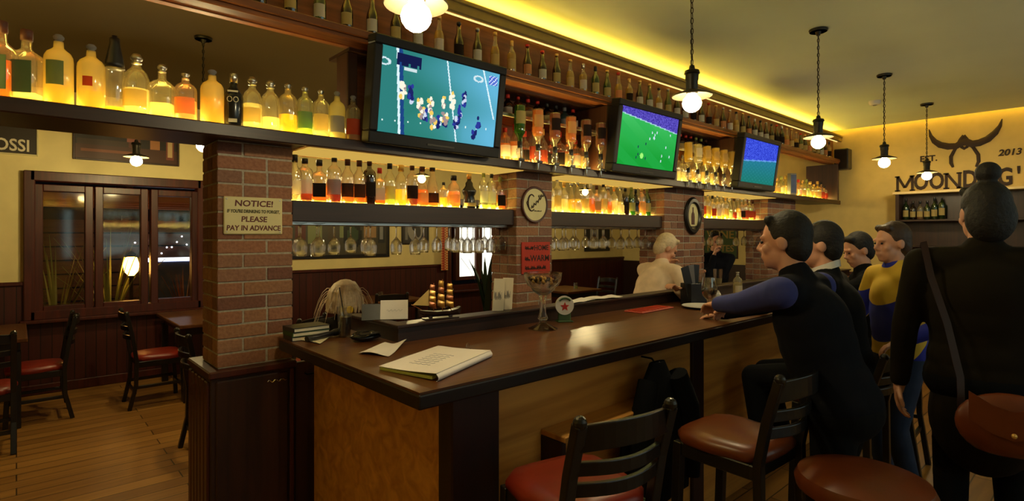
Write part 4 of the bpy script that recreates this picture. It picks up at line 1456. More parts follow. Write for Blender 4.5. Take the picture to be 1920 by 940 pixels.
# sign on the cream end wall behind the man with the raised hand
ya, yb = at(1322, 450, X=XE2).y, at(1382, 450, X=XE2).y
za, zb2 = at(1350, 482, X=XE2).z, at(1350, 425, X=XE2).z
t = thing('wine_sign', 'dark green sign with pale capitals behind the man with a raised hand', 'sign', (XE2 - .012, (ya + yb) / 2, (za + zb2) / 2))
hw, hh = abs(ya - yb) / 2, (zb2 - za) / 2
MB().bbox(-.006, -hw, -hh, .01, hw, hh, .004).build('sign_board', M['p_green'], t)
MB().bbox(-.010, -hw - .02, hh, .01, hw + .02, hh + .025, .003).bbox(-.010, -hw - .02, -hh - .025, .01, hw + .02, -hh, .003).bbox(-.010, hw, -hh, .01, hw + .02, hh, .003).bbox(-.010, -hw - .02, -hh, .01, -hw, hh, .003).build('frame', M['darkz'], t)
text_mb('WINE', .21, .001, plane_mat((-.008, -.0, hh * .45), *ENDW), offset=.004, sx=1.0).build('lettering', M['p_cream'], t)
text_mb('NOTES', .17, .001, plane_mat((-.008, 0, -hh * .45), *ENDW), offset=.003, sx=1.0).build('lettering', M['p_cream'], t)

# painted sign on the end wall
tn = thing('wall_sign', 'dark lettering of the pub name and date under bull horns on the end wall', 'sign', (XE - .008, 1.3, 2.3))
def wall_pt(px, py):
    p = at(px, py, X=XE - .008)
    return Vector((0, p.y - 1.3, p.z - 2.3))
m0, m1 = wall_pt(1685, 345), wall_pt(1893, 331)
tx = MB()
zc = (wall_pt(1702, 345).z + wall_pt(1890, 332).z) / 2
for i, ch in enumerate("MOONDOG'S"):
    y = 1.92 - .165 * i + (-.01 if ch != 'M' else .0)
    if ch == "'":
        y = 1.92 - .165 * i + .035
    if ch == 'S':
        y = 1.92 - .165 * i + .10
    if ch in 'MN':
        tt = MB()
        hh_, ww, st = .102, (.082 if ch == 'M' else .066), .030
        for s_ in (-1, 1):
            tt.bbox(s_ * ww - st / 2, -hh_, -.004, s_ * ww + st / 2, hh_, .004, .001)
            tt.bbox(s_ * ww - st, -hh_, -.004, s_ * ww + st, -hh_ + .018, .004, .001)
            tt.bbox(s_ * ww - st, hh_ - .018, -.004, s_ * ww + st * .8, hh_, .004, .001)
        for (xa_, ya_, xb_, yb_) in (((-ww, hh_, 0, -.06), (ww, hh_, 0, -.06)) if ch == 'M' else ((-ww, hh_, ww, -hh_),)):
            w2_ = .017
            tt.prism([(xa_ - w2_, ya_), (xa_ + w2_, ya_), (xb_ + w2_, yb_), (xb_ - w2_, yb_)], -.004, .004)
        tt.xform(plane_mat((0, y - 1.3, zc), *ENDW))
        tx.add(tt.v, tt.f)
        continue
    tt = text_mb(ch, .29, .004, plane_mat((0, y - 1.3, zc), *ENDW), offset=.009, sx=.66)
    tx.add(tt.v, tt.f)
tx.build('name_lettering', M['textdark'], tn)
e = wall_pt(1741, 298)
text_mb('EST.', .105, .003, plane_mat(e, *ENDW), offset=.003).build('date_lettering', M['textdark'], tn)
e = wall_pt(1893, 286)
text_mb('2013', .105, .003, plane_mat(e, *ENDW), offset=.003, shear=.2).build('date_lettering', M['textdark'], tn)
hn = MB()
hp = [(1742, 243), (1745, 255), (1752, 265), (1763, 272), (1778, 275), (1793, 274), (1803, 268), (1811, 266), (1822, 270), (1836, 268), (1852, 261), (1866, 249), (1875, 236), (1879, 223)]
pts = [wall_pt(*q) for q in hp]
hr = [.006, .020, .032, .040, .042, .040, .044, .046, .044, .044, .042, .034, .020, .005]
hn.tube(pts, hr, 10)
hn.tube([wall_pt(*q) for q in ((1807, 254), (1801, 261), (1796, 269), (1803, 276), (1808, 279), (1813, 276), (1818, 268), (1813, 261), (1807, 254))], .017, 8)
hn.ell(wall_pt(1807, 266), (.012, 0, 0), (0, .035, 0), (0, 0, .050), 14, 8)
l = [wall_pt(*q) for q in ((1800, 268), (1790, 281), (1783, 294), (1783, 306), (1787, 314))]
hn.tube(l, [.014, .018, .020, .019, .012], 8)
l = [wall_pt(*q) for q in ((1814, 267), (1825, 277), (1834, 290), (1835, 303), (1830, 313))]
hn.tube(l, [.014, .018, .020, .019, .012], 8)
hn.v = [(x * .25, y, z) for x, y, z in hn.v]
hn.build('horn_emblem', M['textdark'], tn, True)

# dark cabinet under the painted sign
t = thing('wall_cabinet', 'dark open wall cabinet with a pale top edge under the painted sign', 'cabinet', (XE - .04, 1.965, 0))
zt = 2.135
Wc = 2.6
MB().bbox(-.26, -Wc, zt, 0, .03, zt + .03, .004).build('top_edge', M['soffit'], t)
MB().box(-.01, -Wc, 1.10, 0, 0, zt).build('back_panel', M['darkz'], t)
for y in (-.02, -.90, -1.75, -Wc + .02):
    MB().bbox(-.24, y - .02, 1.10, -.01, y + .02, zt, .003).build('stile', M['darkz'], t)
for z in (1.10, 1.45, 1.78):
    MB().bbox(-.24, -Wc, z, -.01, 0, z + .025, .003).build('shelf_board', M['dark'], t)
rnd = random.Random(8)
for k in range(6):
    bottle(rnd.choice(['wine', 'vodka']), (XE - .18, 1.87 - .075 * k, 1.805), rnd.choice([.24, .28]), .07, rnd.choice(['g_clear', 'g_green', 'g_brown']), 'l_amber', .4, 'p_cream', 'black', 'spirit_bottle', f'dim bottle, {ORD[k]} from the corner in the cabinet under the painted sign', 'bottles in the wall cabinet', rz=-math.pi / 2, seg=12)
t = thing('vertical_banner', 'narrow orange and cream patterned banner beside the white window', 'banner', (at(832, 480, Y=YB - .06).x, YB - .085, 1.02))
vb = grid_screen(.13, .95, 6, 48, lambda u, v: ((196, 84, 48), (214, 176, 110), (150, 50, 34))[(int(v * 24) * 3 + int(u * 4) * 2 + int(v * 48) % 2) % 3])
vb.build('cloth', M['print'], t, loc=(0, 0, .50))
MB().tube([(-.08, 0, .985), (.08, 0, .985)], .008, 8).build('rod', M['darkz'], t, True)
q = at(912, 560, Y=6.6)
spiky('potted_plant', 'dark leafy potted plant standing before the white window', (q.x, q.y, 0), 20, 1.42, M['darkgreen'], seed=12, spread=.40, wd=.085)

# ------------------------------------------------------------------ chairs, stools, tables
def chair(name, label, cat, loc, rz, sh, bh, wd, dp, seat_mat, frame_mat, rails, group, foot=False):
    t = thing(name, label, cat, loc, rz, group)
    hw, hd = wd / 2, dp / 2
    s = MB()
    n = 20
    prof = [(.96, sh - .012), (1.0, sh), (1.0, sh + .018), (.93, sh + .036), (.70, sh + .045)]
    v, f = [], []
    for k, z in prof:
        for i in range(n):
            a = 2 * math.pi * i / n
            c_, s_ = math.cos(a), math.sin(a)
            q = (abs(c_) ** 5 + abs(s_) ** 5) ** (-1 / 5)
            v.append((c_ * q * hw * k * (1.0 if s_ > 0 else .94), s_ * q * hd * k, z))
    for j in range(len(prof) - 1):
        for i in range(n):
            f.append((j * n + i, j * n + (i + 1) % n, (j + 1) * n + (i + 1) % n, (j + 1) * n + i))
    f.append(tuple(reversed(range(n))))
    f.append(tuple(range((len(prof) - 1) * n, len(prof) * n)))
    s.add(v, f)
    s.build('seat', seat_mat, t, True)
    fr = MB()
    fr.bbox(-hw + .015, hd - .045, sh - .065, hw - .015, hd - .02, sh - .010, .004).bbox(-hw + .015, -hd + .02, sh - .065, hw - .015, -hd + .045, sh - .010, .004)
    fr.bbox(-hw + .015, -hd + .04, sh - .065, -hw + .04, hd - .04, sh - .010, .004).bbox(hw - .04, -hd + .04, sh - .065, hw - .015, hd - .04, sh - .010, .004)
    fr.build('seat_frame', frame_mat, t)
    for sx in (-1, 1):
        m = MB()
        m.v = []
        x = sx * (hw - .025)
        m.strip([(x, hd - .035, sh - .01), (x, hd - .02, sh * .5), (x, hd - .01, 0)], (1, 0, 0), .036, .036)
        m.build('leg', frame_mat, t, bevel=.004)
        m = MB()
        m.strip([(x, -hd - .045, 0), (x, -hd + .005, sh * .5), (x, -hd + .01, sh), (x, -hd - .02, (sh + bh) / 2), (x, -hd - .065, bh)], (1, 0, 0), .036, .032)
        m.ball((x, -hd - .066, bh + .004), .021, 10, 7)
        m.build('back_post', frame_mat, t, bevel=.004)
    for zc, hgt in rails:
        k = (zc - sh) / (bh - sh)
        yb_ = -hd + .008 - .072 * k ** 1.3
        pts = [(-hw + .03 + (wd - .06) * i / 10, yb_ - .045 * math.sin(math.pi * i / 10), zc + (.012 * math.sin(math.pi * i / 10) if hgt > .05 else 0)) for i in range(11)]
        MB().strip(pts, (0, 0, 1), hgt, .016).build('back_rail', frame_mat, t, bevel=.003)
    for z, yy in ((sh * .35, hd - .02), (sh * .35, -hd - .0)):
        MB().bbox(-hw + .03, yy - .011, z - .014, hw - .03, yy + .011, z + .014, .003).build('stretcher', frame_mat, t)
    for x in (-hw + .025, hw - .025):
        MB().bbox(x - .010, -hd + .0, sh * .45 - .014, x + .010, hd - .02, sh * .45 + .014, .003).build('side_stretcher', frame_mat, t)
    return t


RAILS_S = [(1.045, .075), (.955, .040), (.890, .040)]
stool = chair('bar_stool', 'empty black ladder back bar stool with a red seat at the bar corner', 'bar stool', (1.345, 1.185, 0), -.22, .775, 1.09, .385, .375, M['redseat'], M['blackwood'], RAILS_S, 'bar stools along the counter')
st2 = chair('bar_stool', 'empty brown seated bar stool before the man in the blue shirt', 'bar stool', (2.16, 1.04, 0), -.05, .775, 1.09, .385, .375, M['brownseat'], M['blackwood'], RAILS_S, 'bar stools along the counter')
dup(st2, 'bar stool under the man in the dark suit', (3.3, 1.02, 0), 0, 'bar stools along the counter').scale.z = .92
dup(st2, 'bar stool under the man with lowered head behind the suited man', (4.55, 1.12, 0), .05, 'bar stools along the counter').scale.z = .92
t = thing('round_stool', 'backless stool with a round brown seat, standing apart from the bar', 'stool', (2.08, .57, 0), .4)
MB().lathe([(.175, .735), (.198, .75), (.204, .775), (.192, .80), (.15, .815), (.05, .82)], 32).build('seat', M['brownseat'], t, True)
MB().lathe([(.17, .69), (.18, .69), (.18, .735), (.17, .735)], 28).build('seat_frame', M['blackwood'], t)
for k in range(4):
    a = math.pi / 4 + k * math.pi / 2
    MB().strip([(.13 * math.cos(a), .13 * math.sin(a), .735), (.18 * math.cos(a), .18 * math.sin(a), 0)], (-math.sin(a), math.cos(a), 0), .036, .034).build('leg', M['blackwood'], t, bevel=.004)
MB().tube([(.165 * math.cos(2 * math.pi * k / 28), .165 * math.sin(2 * math.pi * k / 28), .25) for k in range(29)], .012, 8).build('foot_ring', M['iron'], t, True)

RAILS_C = [(.845, .07), (.745, .040), (.66, .040)]
G = 'ladder back chairs in the rear room'
ch = chair('dining_chair', 'black chair beside the table under the window, back to the aisle', 'chair', (1.01, 6.24, 0), -math.pi / 2, .445, .885, .42, .40, M['redseat'], M['blackwood'], RAILS_C, G)
dup(ch, 'black chair facing the table at the frame edge, nearest the window panes', (.12, 6.34, 0), math.pi / 2, G)
dup(ch, 'black chair partly cut by the frame edge, drawn up to the end table', (-.20, 5.66, 0), 0, G)
dup(ch, 'black chair half hidden behind the brick pillar cabinet', (1.16, 4.56, 0), -math.pi / 2, G)
dup(ch, 'chair with glinting back behind the notepad, before the boarded wall', (3.45, 6.15, 0), -.3, G)
dup(ch, 'chair behind the golden ship, before the boarded wall', (3.98, 6.05, 0), .2, G)
dup(ch, 'chair behind the large cocktail glass in the rear room', (7.1, 5.75, 0), math.pi / 2, G)
dup(ch, 'chair under the fair haired guest', (1.70, 3.56, 0), -.75, G)
dup(ch, 'empty dark chair beyond the dark drink, next to the pillar', (1.75, 4.9, 0), .6, G)


def table(label, loc, w_, d_, group='dark tables in the rear room'):
    t = thing('dining_table', label, 'table', loc, 0, group)
    MB().bbox(-w_ / 2, -d_ / 2, .715, w_ / 2, d_ / 2, .75, .006).build('table_top', M['tabletop'], t)
    MB().bbox(-w_ / 2 + .06, -d_ / 2 + .06, .64, w_ / 2 - .06, d_ / 2 - .06, .715, .004).build('apron', M['blackwood'], t)
    for x in (-1, 1):
        for y in (-1, 1):
            xx, yy = x * (w_ / 2 - .07), y * (d_ / 2 - .07)
            MB().bbox(xx - .03, yy - .03, 0, xx + .03, yy + .03, .64, .004).build('leg', M['blackwood'], t)
    return t


table('wood topped table under the terrace window, beside the brick pillar', (1.50, 6.52, 0), .72, 1.18)
table('wood topped table cut by the frame edge under the poster', (-.36, 6.60, 0), .86, 1.06)
table('dark table before the wainscot behind the golden ship', (3.72, 6.72, 0), .8, .8)
table('dark table behind the large cocktail glass', (6.55, 5.95, 0), .8, .8)
table('dark table in front of the fair haired guest', (2.05, 4.10, 0), .7, .6)
for (x, y), lb in zip(((3.6, 6.6), (6.6, 5.8)), ('behind the golden ship', 'behind the large cocktail glass')):
    t = thing('table_tumbler', f'greenish tumbler on the table {lb}', 'glass', (x, y, .75))
    MB().lathe([(.03, 0), (.036, .10), (.034, .10), (.028, .006)], 16).build('glass_body', M['clear'], t, True)
    MB().lathe([(.027, .007), (.031, .05)], 16).build('candle', M['l_green'], t, True)

# ------------------------------------------------------------------ things on the bar
BZ = 1.1001
# writing pad with a curled cover
a0, a1, a2, a3 = at(712, 694, Z=BZ), at(818, 716, Z=BZ), at(922, 668, Z=BZ), at(822, 655, Z=BZ)
t = thing('writing_pad', 'white writing pad with a curling cover on the bar corner', 'notepad', (a0.x, a0.y, BZ))
ex, ey = (a1 - a0), (a3 - a0)
def pad_pt(u, v, z):
    p = ex * u + ey * v
    return (p.x, p.y, z)
def sheet(z_fn, th, nu=14, nv=10, u0=0, u1=1, v0=0, v1=1):
    m = MB()
    top, bot = [], []
    for j in range(nv + 1):
        for i in range(nu + 1):
            u, v = u0 + (u1 - u0) * i / nu, v0 + (v1 - v0) * j / nv
            z = z_fn(u, v)
            top.append(pad_pt(u, v, z + th)); bot.append(pad_pt(u, v, z))
    n = len(top)
    fs = []
    for j in range(nv):
        for i in range(nu):
            a = j * (nu + 1) + i
            fs.append((a, a + 1, a + nu + 2, a + nu + 1))
            fs.append((n + a + nu + 1, n + a + nu + 2, n + a + 1, n + a))
    rim = [i for i in range(nu + 1)] + [j * (nu + 1) + nu for j in range(1, nv + 1)] + [nv * (nu + 1) + i for i in range(nu - 1, -1, -1)] + [j * (nu + 1) for j in range(nv - 1, 0, -1)]
    for k in range(len(rim)):
        a, b_ = rim[k], rim[(k + 1) % len(rim)]
        fs.append((b_, a, n + a, n + b_))
    return m.add(top + bot, fs)
sheet(lambda u, v: .0005 + .004 * u, .010, u1=.93).build('page_block', M['greenpaper'], t, True)
sheet(lambda u, v: .0125 + .004 * u + .016 * max(0, u - .25) ** 1.5, .0015, u0=-.02, u1=1.0, v0=-.0, v1=1.02).build('cover_sheet', M['paper'], t, True)
cr = MB()
rr = .014
v, f = [], []
nv = 8
prof = [(.995 + .010 * math.sin(k * .32), .026 - rr * (1 - math.cos(k * .32)), ) for k in range(11)]
for j in range(nv + 1):
    for (u, z) in prof:
        v.append(pad_pt(u + .05 * math.sin((.026 - z) / .028 * math.pi) * .6, j / nv * 1.02, max(z, .0008)))
for j in range(nv):
    for i in range(len(prof) - 1):
        a = j * len(prof) + i
        f.append((a, a + 1, a + len(prof) + 1, a + len(prof)))
cr.add(v, f)
cr.build('curled_edge', M['paper'], t, True)
wr = MB()
for k in range(7):
    for (u, vv) in ((.25, .25 + .07 * k),):
        wr.tube([pad_pt(u + .035 * i, vv + .012 * math.sin(i * 2.3 + k), .0145 + .004 * (u + .035 * i) + .016 * max(0, u + .035 * i - .25) ** 1.5) for i in range(12)], .0005, 4)
wr.build('handwriting', M['p_blue'], t)
q = at(877, 657, Z=BZ)
t = thing('binder_clip', 'small wire binder clip standing at the pad edge', 'clip', (q.x, q.y, BZ))
MB().tube([(-.006, 0, .002), (-.008, 0, .020), (-.005, 0, .030), (.005, 0, .030), (.008, 0, .020), (.006, 0, .002)], .0012, 6).build('wire_loop', M['chrome'], t, True)
MB().prism([(-.014, -.006), (.014, -.006), (.014, .006), (-.014, .006)], 0, .006).build('jaw', M['black'], t)


def crumpled(name, label, quad, mat, amp, cat='paper', seed=1, z=BZ):
    rnd = random.Random(seed)
    c0 = quad[0]
    t = thing(name, label, cat, (c0.x, c0.y, z))
    n = 10
    ph = [rnd.uniform(0, 6) for _ in range(4)]
    top, bot = [], []
    for j in range(n + 1):
        for i in range(n + 1):
            u, v = i / n, j / n
            p = quad[0] * (1 - u) * (1 - v) + quad[1] * u * (1 - v) + quad[2] * u * v + quad[3] * (1 - u) * v - c0
            h = amp * (.5 + .5 * math.sin(u * 5 + ph[0]) * math.cos(v * 4 + ph[1])) + amp * 1.2 * max(0, u + v - 1.35)
            top.append((p.x, p.y, h + .0018)); bot.append((p.x, p.y, h + .0008))
    N_ = len(top)
    fs = []
    for j in range(n):
        for i in range(n):
            a = j * (n + 1) + i
            fs += [(a, a + 1, a + n + 2, a + n + 1), (N_ + a + n + 1, N_ + a + n + 2, N_ + a + 1, N_ + a)]
    MB().add(top + bot, fs).build('sheet', mat, t, True)
    return t


crumpled('receipt', 'creased white receipt lying beside the writing pad', [at(672, 664, Z=BZ), at(728, 670, Z=BZ), at(763, 645, Z=BZ), at(722, 646, Z=BZ)], M['paper'], .012, seed=2)
crumpled('napkin', 'white paper napkin under the black torch', [at(548, 636, Z=BZ), at(600, 646, Z=BZ), at(624, 630, Z=BZ), at(570, 626, Z=BZ)], M['creampaper'], .004, seed=3)
# black torch and purse
q0, q1 = at(575, 637, Z=BZ + .017), at(648, 620, Z=BZ + .017)
t = thing('torch', 'slim black torch lying on the napkins at the bar end', 'torch', (q0.x, q0.y, BZ + .019))
d = (q1 - q0)
MB().tube([(0, 0, 0), tuple(d * .62)], .013, 14).build('barrel', M['black'], t, True)
MB().tube([tuple(d * .62), tuple(d * .70), tuple(d * .98)], [.013, .0175, .0175], 14).build('head', M['black'], t, True)
MB().tube([tuple(d * .98), tuple(d * 1.0)], .015, 14).build('lens', M['chrome'], t, True)
q = at(690, 640, Z=BZ)
t = thing('leather_purse', 'crumpled black leather purse lying against the upstand', 'purse', (q.x, q.y, BZ))
pm = MB()
pm.ell((0, .02, .022), (.075, 0, 0), (0, .05, 0), (0, .004, .021), 22, 12)
rr_ = random.Random(5)
pm.v = [(x + .004 * math.sin(40 * y + 3), y, max(.0005, z * (1 + .25 * math.sin(60 * x) * math.cos(50 * y)))) for x, y, z in pm.v]
pm.build('pouch', M['blackgloss'], t, True)
MB().strip([(-.05, -.02, .040), (0, -.035, .042), (.05, -.02, .040)], (0, 1, .3), .02, .003).build('flap', M['black'], t)
MB().ball((0, -.034, .043), .005, 10, 7).build('clasp', M['chrome'], t, True)
# stacked menus at the bar end next to the pillar
for k, (lb, mt) in enumerate((('lowest dark menu folder', 'black'), ('middle dark menu folder with pale pages', 'p_green'), ('topmost menu folder with pale pages', 'black'))):
    z = BZ + .0211 * k
    t = thing('menu_folder', f'{lb} in the stack by the brick pillar', 'menu', (1.052, 2.665, z), .05 * (k - 1), 'menu folders stacked at the bar end')
    MB().bbox(-.09, -.065, 0, .09, .065, .003, .0008).bbox(-.09, -.065, .017, .09, .065, .0205, .0008).bbox(-.09, -.065, .003, -.086, .065, .017, .0008).build('cover', M[mt], t)
    MB().box(-.085, -.062, .003, .087, .062, .017).build('pages', M['creampaper'], t)

# dark drink with straws
q = at(632, 634, Z=BZ)
t = thing('cola_glass', 'tall glass of dark drink with a black straw at the bar end', 'glass', (1.20, 2.56, BZ))
MB().lathe([(.026, 0), (.028, .004), (.037, .15), (.0355, .15), (.027, .008), (.0, .007)], 24, caps=False).build('glass_body', M['clear'], t, True)
MB().lathe([(.0255, .009), (.0325, .10)], 24).build('drink', M['cola'], t, True)
MB().tube([(.012, 0, .012), (-.012, .004, .17), (-.024, .006, .245)], .0028, 8).build('straw', M['black'], t, True)
MB().ell((.016, -.024, .135), (.018, 0, 0), (0, .003, 0), (0, 0, .018)).build('lemon_slice', M['l_yellow'], t, True)
# notes leaning on the upstand
q = at(736, 604, Z=1.19)
t = thing('paper_notes', 'sheet of handwritten notes leaning in the tray behind the purse', 'paper', (1.34, 2.44, 1.184), -.55)
MB().bbox(-.01, -.004, 0, .125, .0, .10, .0006).xform(Matrix.Rotation(-.45, 4, 'X')).build('sheet', M['paper'], t)
MB().tube([(.02 + .006 * i, -.006, .045 + .006 * math.sin(2.1 * i)) for i in range(14)], .0006, 4).xform(Matrix.Rotation(-.45, 4, 'X')).build('handwriting', M['p_grey'], t)
MB().bbox(-.10, .004, 0, .03, .010, .085, .001).xform(Matrix.Rotation(-.45, 4, 'X')).build('black_card', M['black'], t)

# golden sailing ship on the upstand
q = at(826, 600, Y=2.285)
t = thing('model_ship', 'small model sailing ship with shiny golden sails on the bar upstand', 'model ship', (q.x, 2.285, 1.184), -.25)
hull = MB()
sec = [(-.115, .004, .050), (-.085, .018, .044), (-.03, .026, .038), (.04, .026, .038), (.085, .022, .046), (.105, .016, .056)]
v, f = [], []
for x, w_, zt_ in sec:
    for yy, zz in ((-w_, zt_), (-w_ * .85, zt_ - .014), (-w_ * .3, .014), (w_ * .3, .014), (w_ * .85, zt_ - .014), (w_, zt_)):
        v.append((x, yy, zz))
for j in range(len(sec) - 1):
    for i in range(5):
        f.append((j * 6 + i, j * 6 + i + 1, j * 6 + 7 + i, j * 6 + 6 + i))
    f.append((j * 6 + 5, j * 6, j * 6 + 6, j * 6 + 11))
f += [tuple(range(6)), tuple(reversed(range(30, 36)))]
hull.add(v, f)
hull.build('hull', M['dark'], t, bevel=.001)
MB().bbox(-.09, -.03, 0, .09, .03, .006, .002).bbox(-.06, -.012, .006, -.045, .012, .018, .001).bbox(.045, -.012, .006, .06, .012, .018, .001).build('stand', M['dark'], t)
mast_x = (-.036, .010, .056)
masts = [MB().tube([(x, 0, .036), (x, 0, h)], .0022, 6).build('mast', M['gold2'], t, True) for x, h in zip(mast_x, (.178, .196, .180))]
MB().tube([(-.10, 0, .050), (-.150, 0, .078)], .0018, 6).build('bowsprit', M['gold2'], t, True)
for x, h in zip(mast_x, (.178, .196, .180)):
    for k in range(4):
        za, zb_ = .056 + (h - .062) * k / 4, .056 + (h - .062) * (k + 1) / 4 - .003
        wa = .056 - .006 * k
        m = MB()
        v = []
        for j in range(5):
            for i in range(7):
                s_, r_ = -1 + i / 3, j / 4
                v.append((x - .004 - .011 * math.cos(s_ * 1.2) * math.sin(math.pi * (.15 + .75 * r_)), s_ * wa * (1 - .12 * r_), za + (zb_ - za) * r_ * 1.06))
        n_ = len(v)
        v += [(a + .0012, b_, c_) for a, b_, c_ in v]
        fs = []
        for j in range(4):
            for i in range(6):
                a = j * 7 + i
                fs += [(a, a + 1, a + 8, a + 7), (n_ + a + 7, n_ + a + 8, n_ + a + 1, n_ + a)]
        m.add(v, fs)
        m.build('sail', M['gold' if (k + int(x * 100)) % 3 else 'gold2'], masts[mast_x.index(x)], True)
m = MB()
for k in range(3):
    y = -.006 + .006 * k
    m.add([(-.146 + .016 * k, y, .076), (-.062, y, .150 - .012 * k), (-.066 + .004 * k, y, .068), (-.146 + .016 * k, y + .001, .076), (-.062, y + .001, .150 - .012 * k), (-.066 + .004 * k, y + .001, .068)], [(0, 1, 2), (5, 4, 3), (0, 3, 4, 1), (1, 4, 5, 2), (2, 5, 3, 0)])
m.build('jib', M['gold'], t)

# two pale folded menu cards standing against the pillar side
for k, (px, lb) in enumerate(((931, 'pale menu card standing on the upstand, nearer the ship'), (950, 'pale menu card standing on the upstand, nearer the brick pillar'))):
    q = at(px, 585, Y=2.31)
    t = thing('menu_card', lb, 'menu card', (q.x, 2.30 + .012 * k, 1.184), -.15, 'menu cards on the upstand')
    MB().bbox(-.035, -.004, 0, .035, .003, .178, .001).xform(Matrix.Rotation(.07, 4, 'Y')).build('card', M['creampaper'], t)
    MB().add(*[(sq.v, sq.f) for sq in [squiggle(-.025, .06, 8, .05, .05, .0007, -.0046)]][0]).build('printing', M['p_grey'], t)

# giant cocktail glass full of dark and pale sweets
q = at(1018, 617, Z=BZ)
t = thing('cocktail_bowl', 'giant stemmed cocktail glass filled with sweets on the bar', 'glass', (q.x, q.y, BZ))
MB().lathe([(.078, 0), (.078, .004), (.05, .016), (.022, .03), (.017, .045), (.024, .05), (.024, .056), (.014, .062), (.013, .13), (.012, .16), (.020, .17), (.022, .18), (.045, .195), (.060, .208), (.066, .222), (.084, .235), (.098, .262), (.104, .300), (.099, .302), (.094, .265), (.080, .240), (.062, .226), (.054, .212), (.030, .196), (.0, .190)], 36, caps=False).build('bowl', M['cut'], t, True)
rb = MB()
for k in range(12):
    a = 2 * math.pi * k / 12
    rb.tube([(.027 * math.cos(a), .027 * math.sin(a), .055), (.0155 * math.cos(a), .0155 * math.sin(a), .09), (.0145 * math.cos(a), .0145 * math.sin(a), .15), (.022 * math.cos(a), .022 * math.sin(a), .175)], .0018, 5)
rb.build('stem_ribs', M['cut'], t, True)
rnd = random.Random(31)
sw = MB(); sw2 = MB()
for k in range(60):
    a, r_ = rnd.uniform(0, 6.28), .075 * math.sqrt(rnd.random())
    z = .248 + .03 * rnd.random() - .1 * max(0, r_ - .06)
    mm = sw if k % 5 < 3 else sw2
    u = Vector((rnd.uniform(-1, 1), rnd.uniform(-1, 1), rnd.uniform(-1, 1))).normalized()
    x_ = u.orthogonal().normalized()
    mm.ell((r_ * math.cos(a), r_ * math.sin(a), z), u * .013, x_ * .009, u.cross(x_) * .008, 8, 6)
tag(sw.build('dark_sweets', M['blackgloss'], t, True), kind='stuff')
tag(sw2.build('pale_sweets', M['gold'], t, True), kind='stuff')

# white cup with a red star
q = at(1062, 604, Z=BZ)
t = thing('beer_mat_holder', 'white round sign with a red star standing on the bar by the upstand', 'bar sign', (q.x, 2.16, BZ), -.55)
MB().lathe([(.055, 0), (.055, .014)], 32).xform(Matrix.Translation((0, .007, .095)) @ RX90).build('disc', M['white'], t)
MB().bbox(-.038, -.004, 0, .038, .012, .07, .004).bbox(-.045, -.03, 0, .045, .04, .008, .003).build('stand', M['p_green'], t)
star = []
for k in range(10):
    r_ = .028 if k % 2 == 0 else .012
    a = math.pi / 2 + k * math.pi / 5
    star.append((r_ * math.cos(a), r_ * math.sin(a)))
MB().prism(star, 0, .0015).xform(Matrix.Translation((0, -.0075, .088)) @ RX90).build('red_star', M['red'], t)
MB().tube([(.042 * math.cos(math.radians(a)), -.0085, .095 + .042 * math.sin(math.radians(a))) for a in range(40, 150, 10)], .006, 6).build('green_arc', M['p_green'], t, True)

# papers on the upstand
for k, (x, rz, lb) in enumerate(((2.62, .1, 'white sheet spread on the upstand beside the star sign'), (2.88, -.15, 'bluish white sheet on the upstand nearer the bartender'))):
    t = thing('paper_sheet', lb, 'paper', (x, 2.292, 1.1845 + .002 * k), rz, 'sheets on the upstand')
    m = MB()
    for i in range(9):
        m.v += [(-.13 + .26 * i / 8, -.055, .001 + .006 * abs(math.sin(i * .8 + k))), (-.13 + .26 * i / 8, .055, .001 + .009 * abs(math.sin(i * .6)))]
    n_ = len(m.v)
    m.v += [(a, b_, c_ + .001) for a, b_, c_ in m.v]
    for i in range(8):
        a = 2 * i
        m.f += [(a, a + 1, a + 3, a + 2), (n_ + a + 2, n_ + a + 3, n_ + a + 1, n_ + a)]
        m.c += [None, None]
    m.build('sheet', M['paper'], t, True)
q = at(1210, 580, Z=BZ)
t = thing('bar_mat', 'red and pale bar mat on the counter before the bartender', 'bar mat', (3.16, 2.12, BZ), .05)
MB().bbox(-.20, -.07, 0, .20, .07, .008, .003).build('mat', M['pink'], t)
rbm = MB()
for k in range(9):
    rbm.bbox(-.18 + k * .042, -.055, .008, -.155 + k * .042, .055, .012, .002)
rbm.build('rubber_rib', M['signred'], t)

# black menu caddy
t = thing('menu_caddy', 'black caddy with menus and straws on the bar beside the bartender', 'caddy', (3.66, 2.08, BZ), -.3)
cd = MB()
cd.bbox(-.075, -.055, 0, .075, .055, .008, .002).bbox(-.075, -.055, 0, -.069, .055, .155, .002).bbox(.069, -.055, 0, .075, .055, .155, .002).bbox(-.075, -.055, 0, .075, -.049, .155, .002).bbox(-.075, .049, 0, .075, .055, .155, .002)
cd.build('box', M['black'], t)
for k, (x, an) in enumerate(((-.045, -.28), (-.015, -.10), (.02, .05), (.05, .08))):
    MB().bbox(-.035, -.003, .0, .035, .003, .275, .001).xform(Matrix.Translation((x * .6, -.02 + .018 * k, .012)) @ Matrix.Rotation(an, 4, 'Y')).build('menu', M['black'] if k != 1 else M['p_grey'], t)
for k in range(5):
    MB().tube([(-.03 + .012 * k, .035, .012), (-.055 + .022 * k, .04, .26)], .003, 6).build('straw', M['black'], t, True)

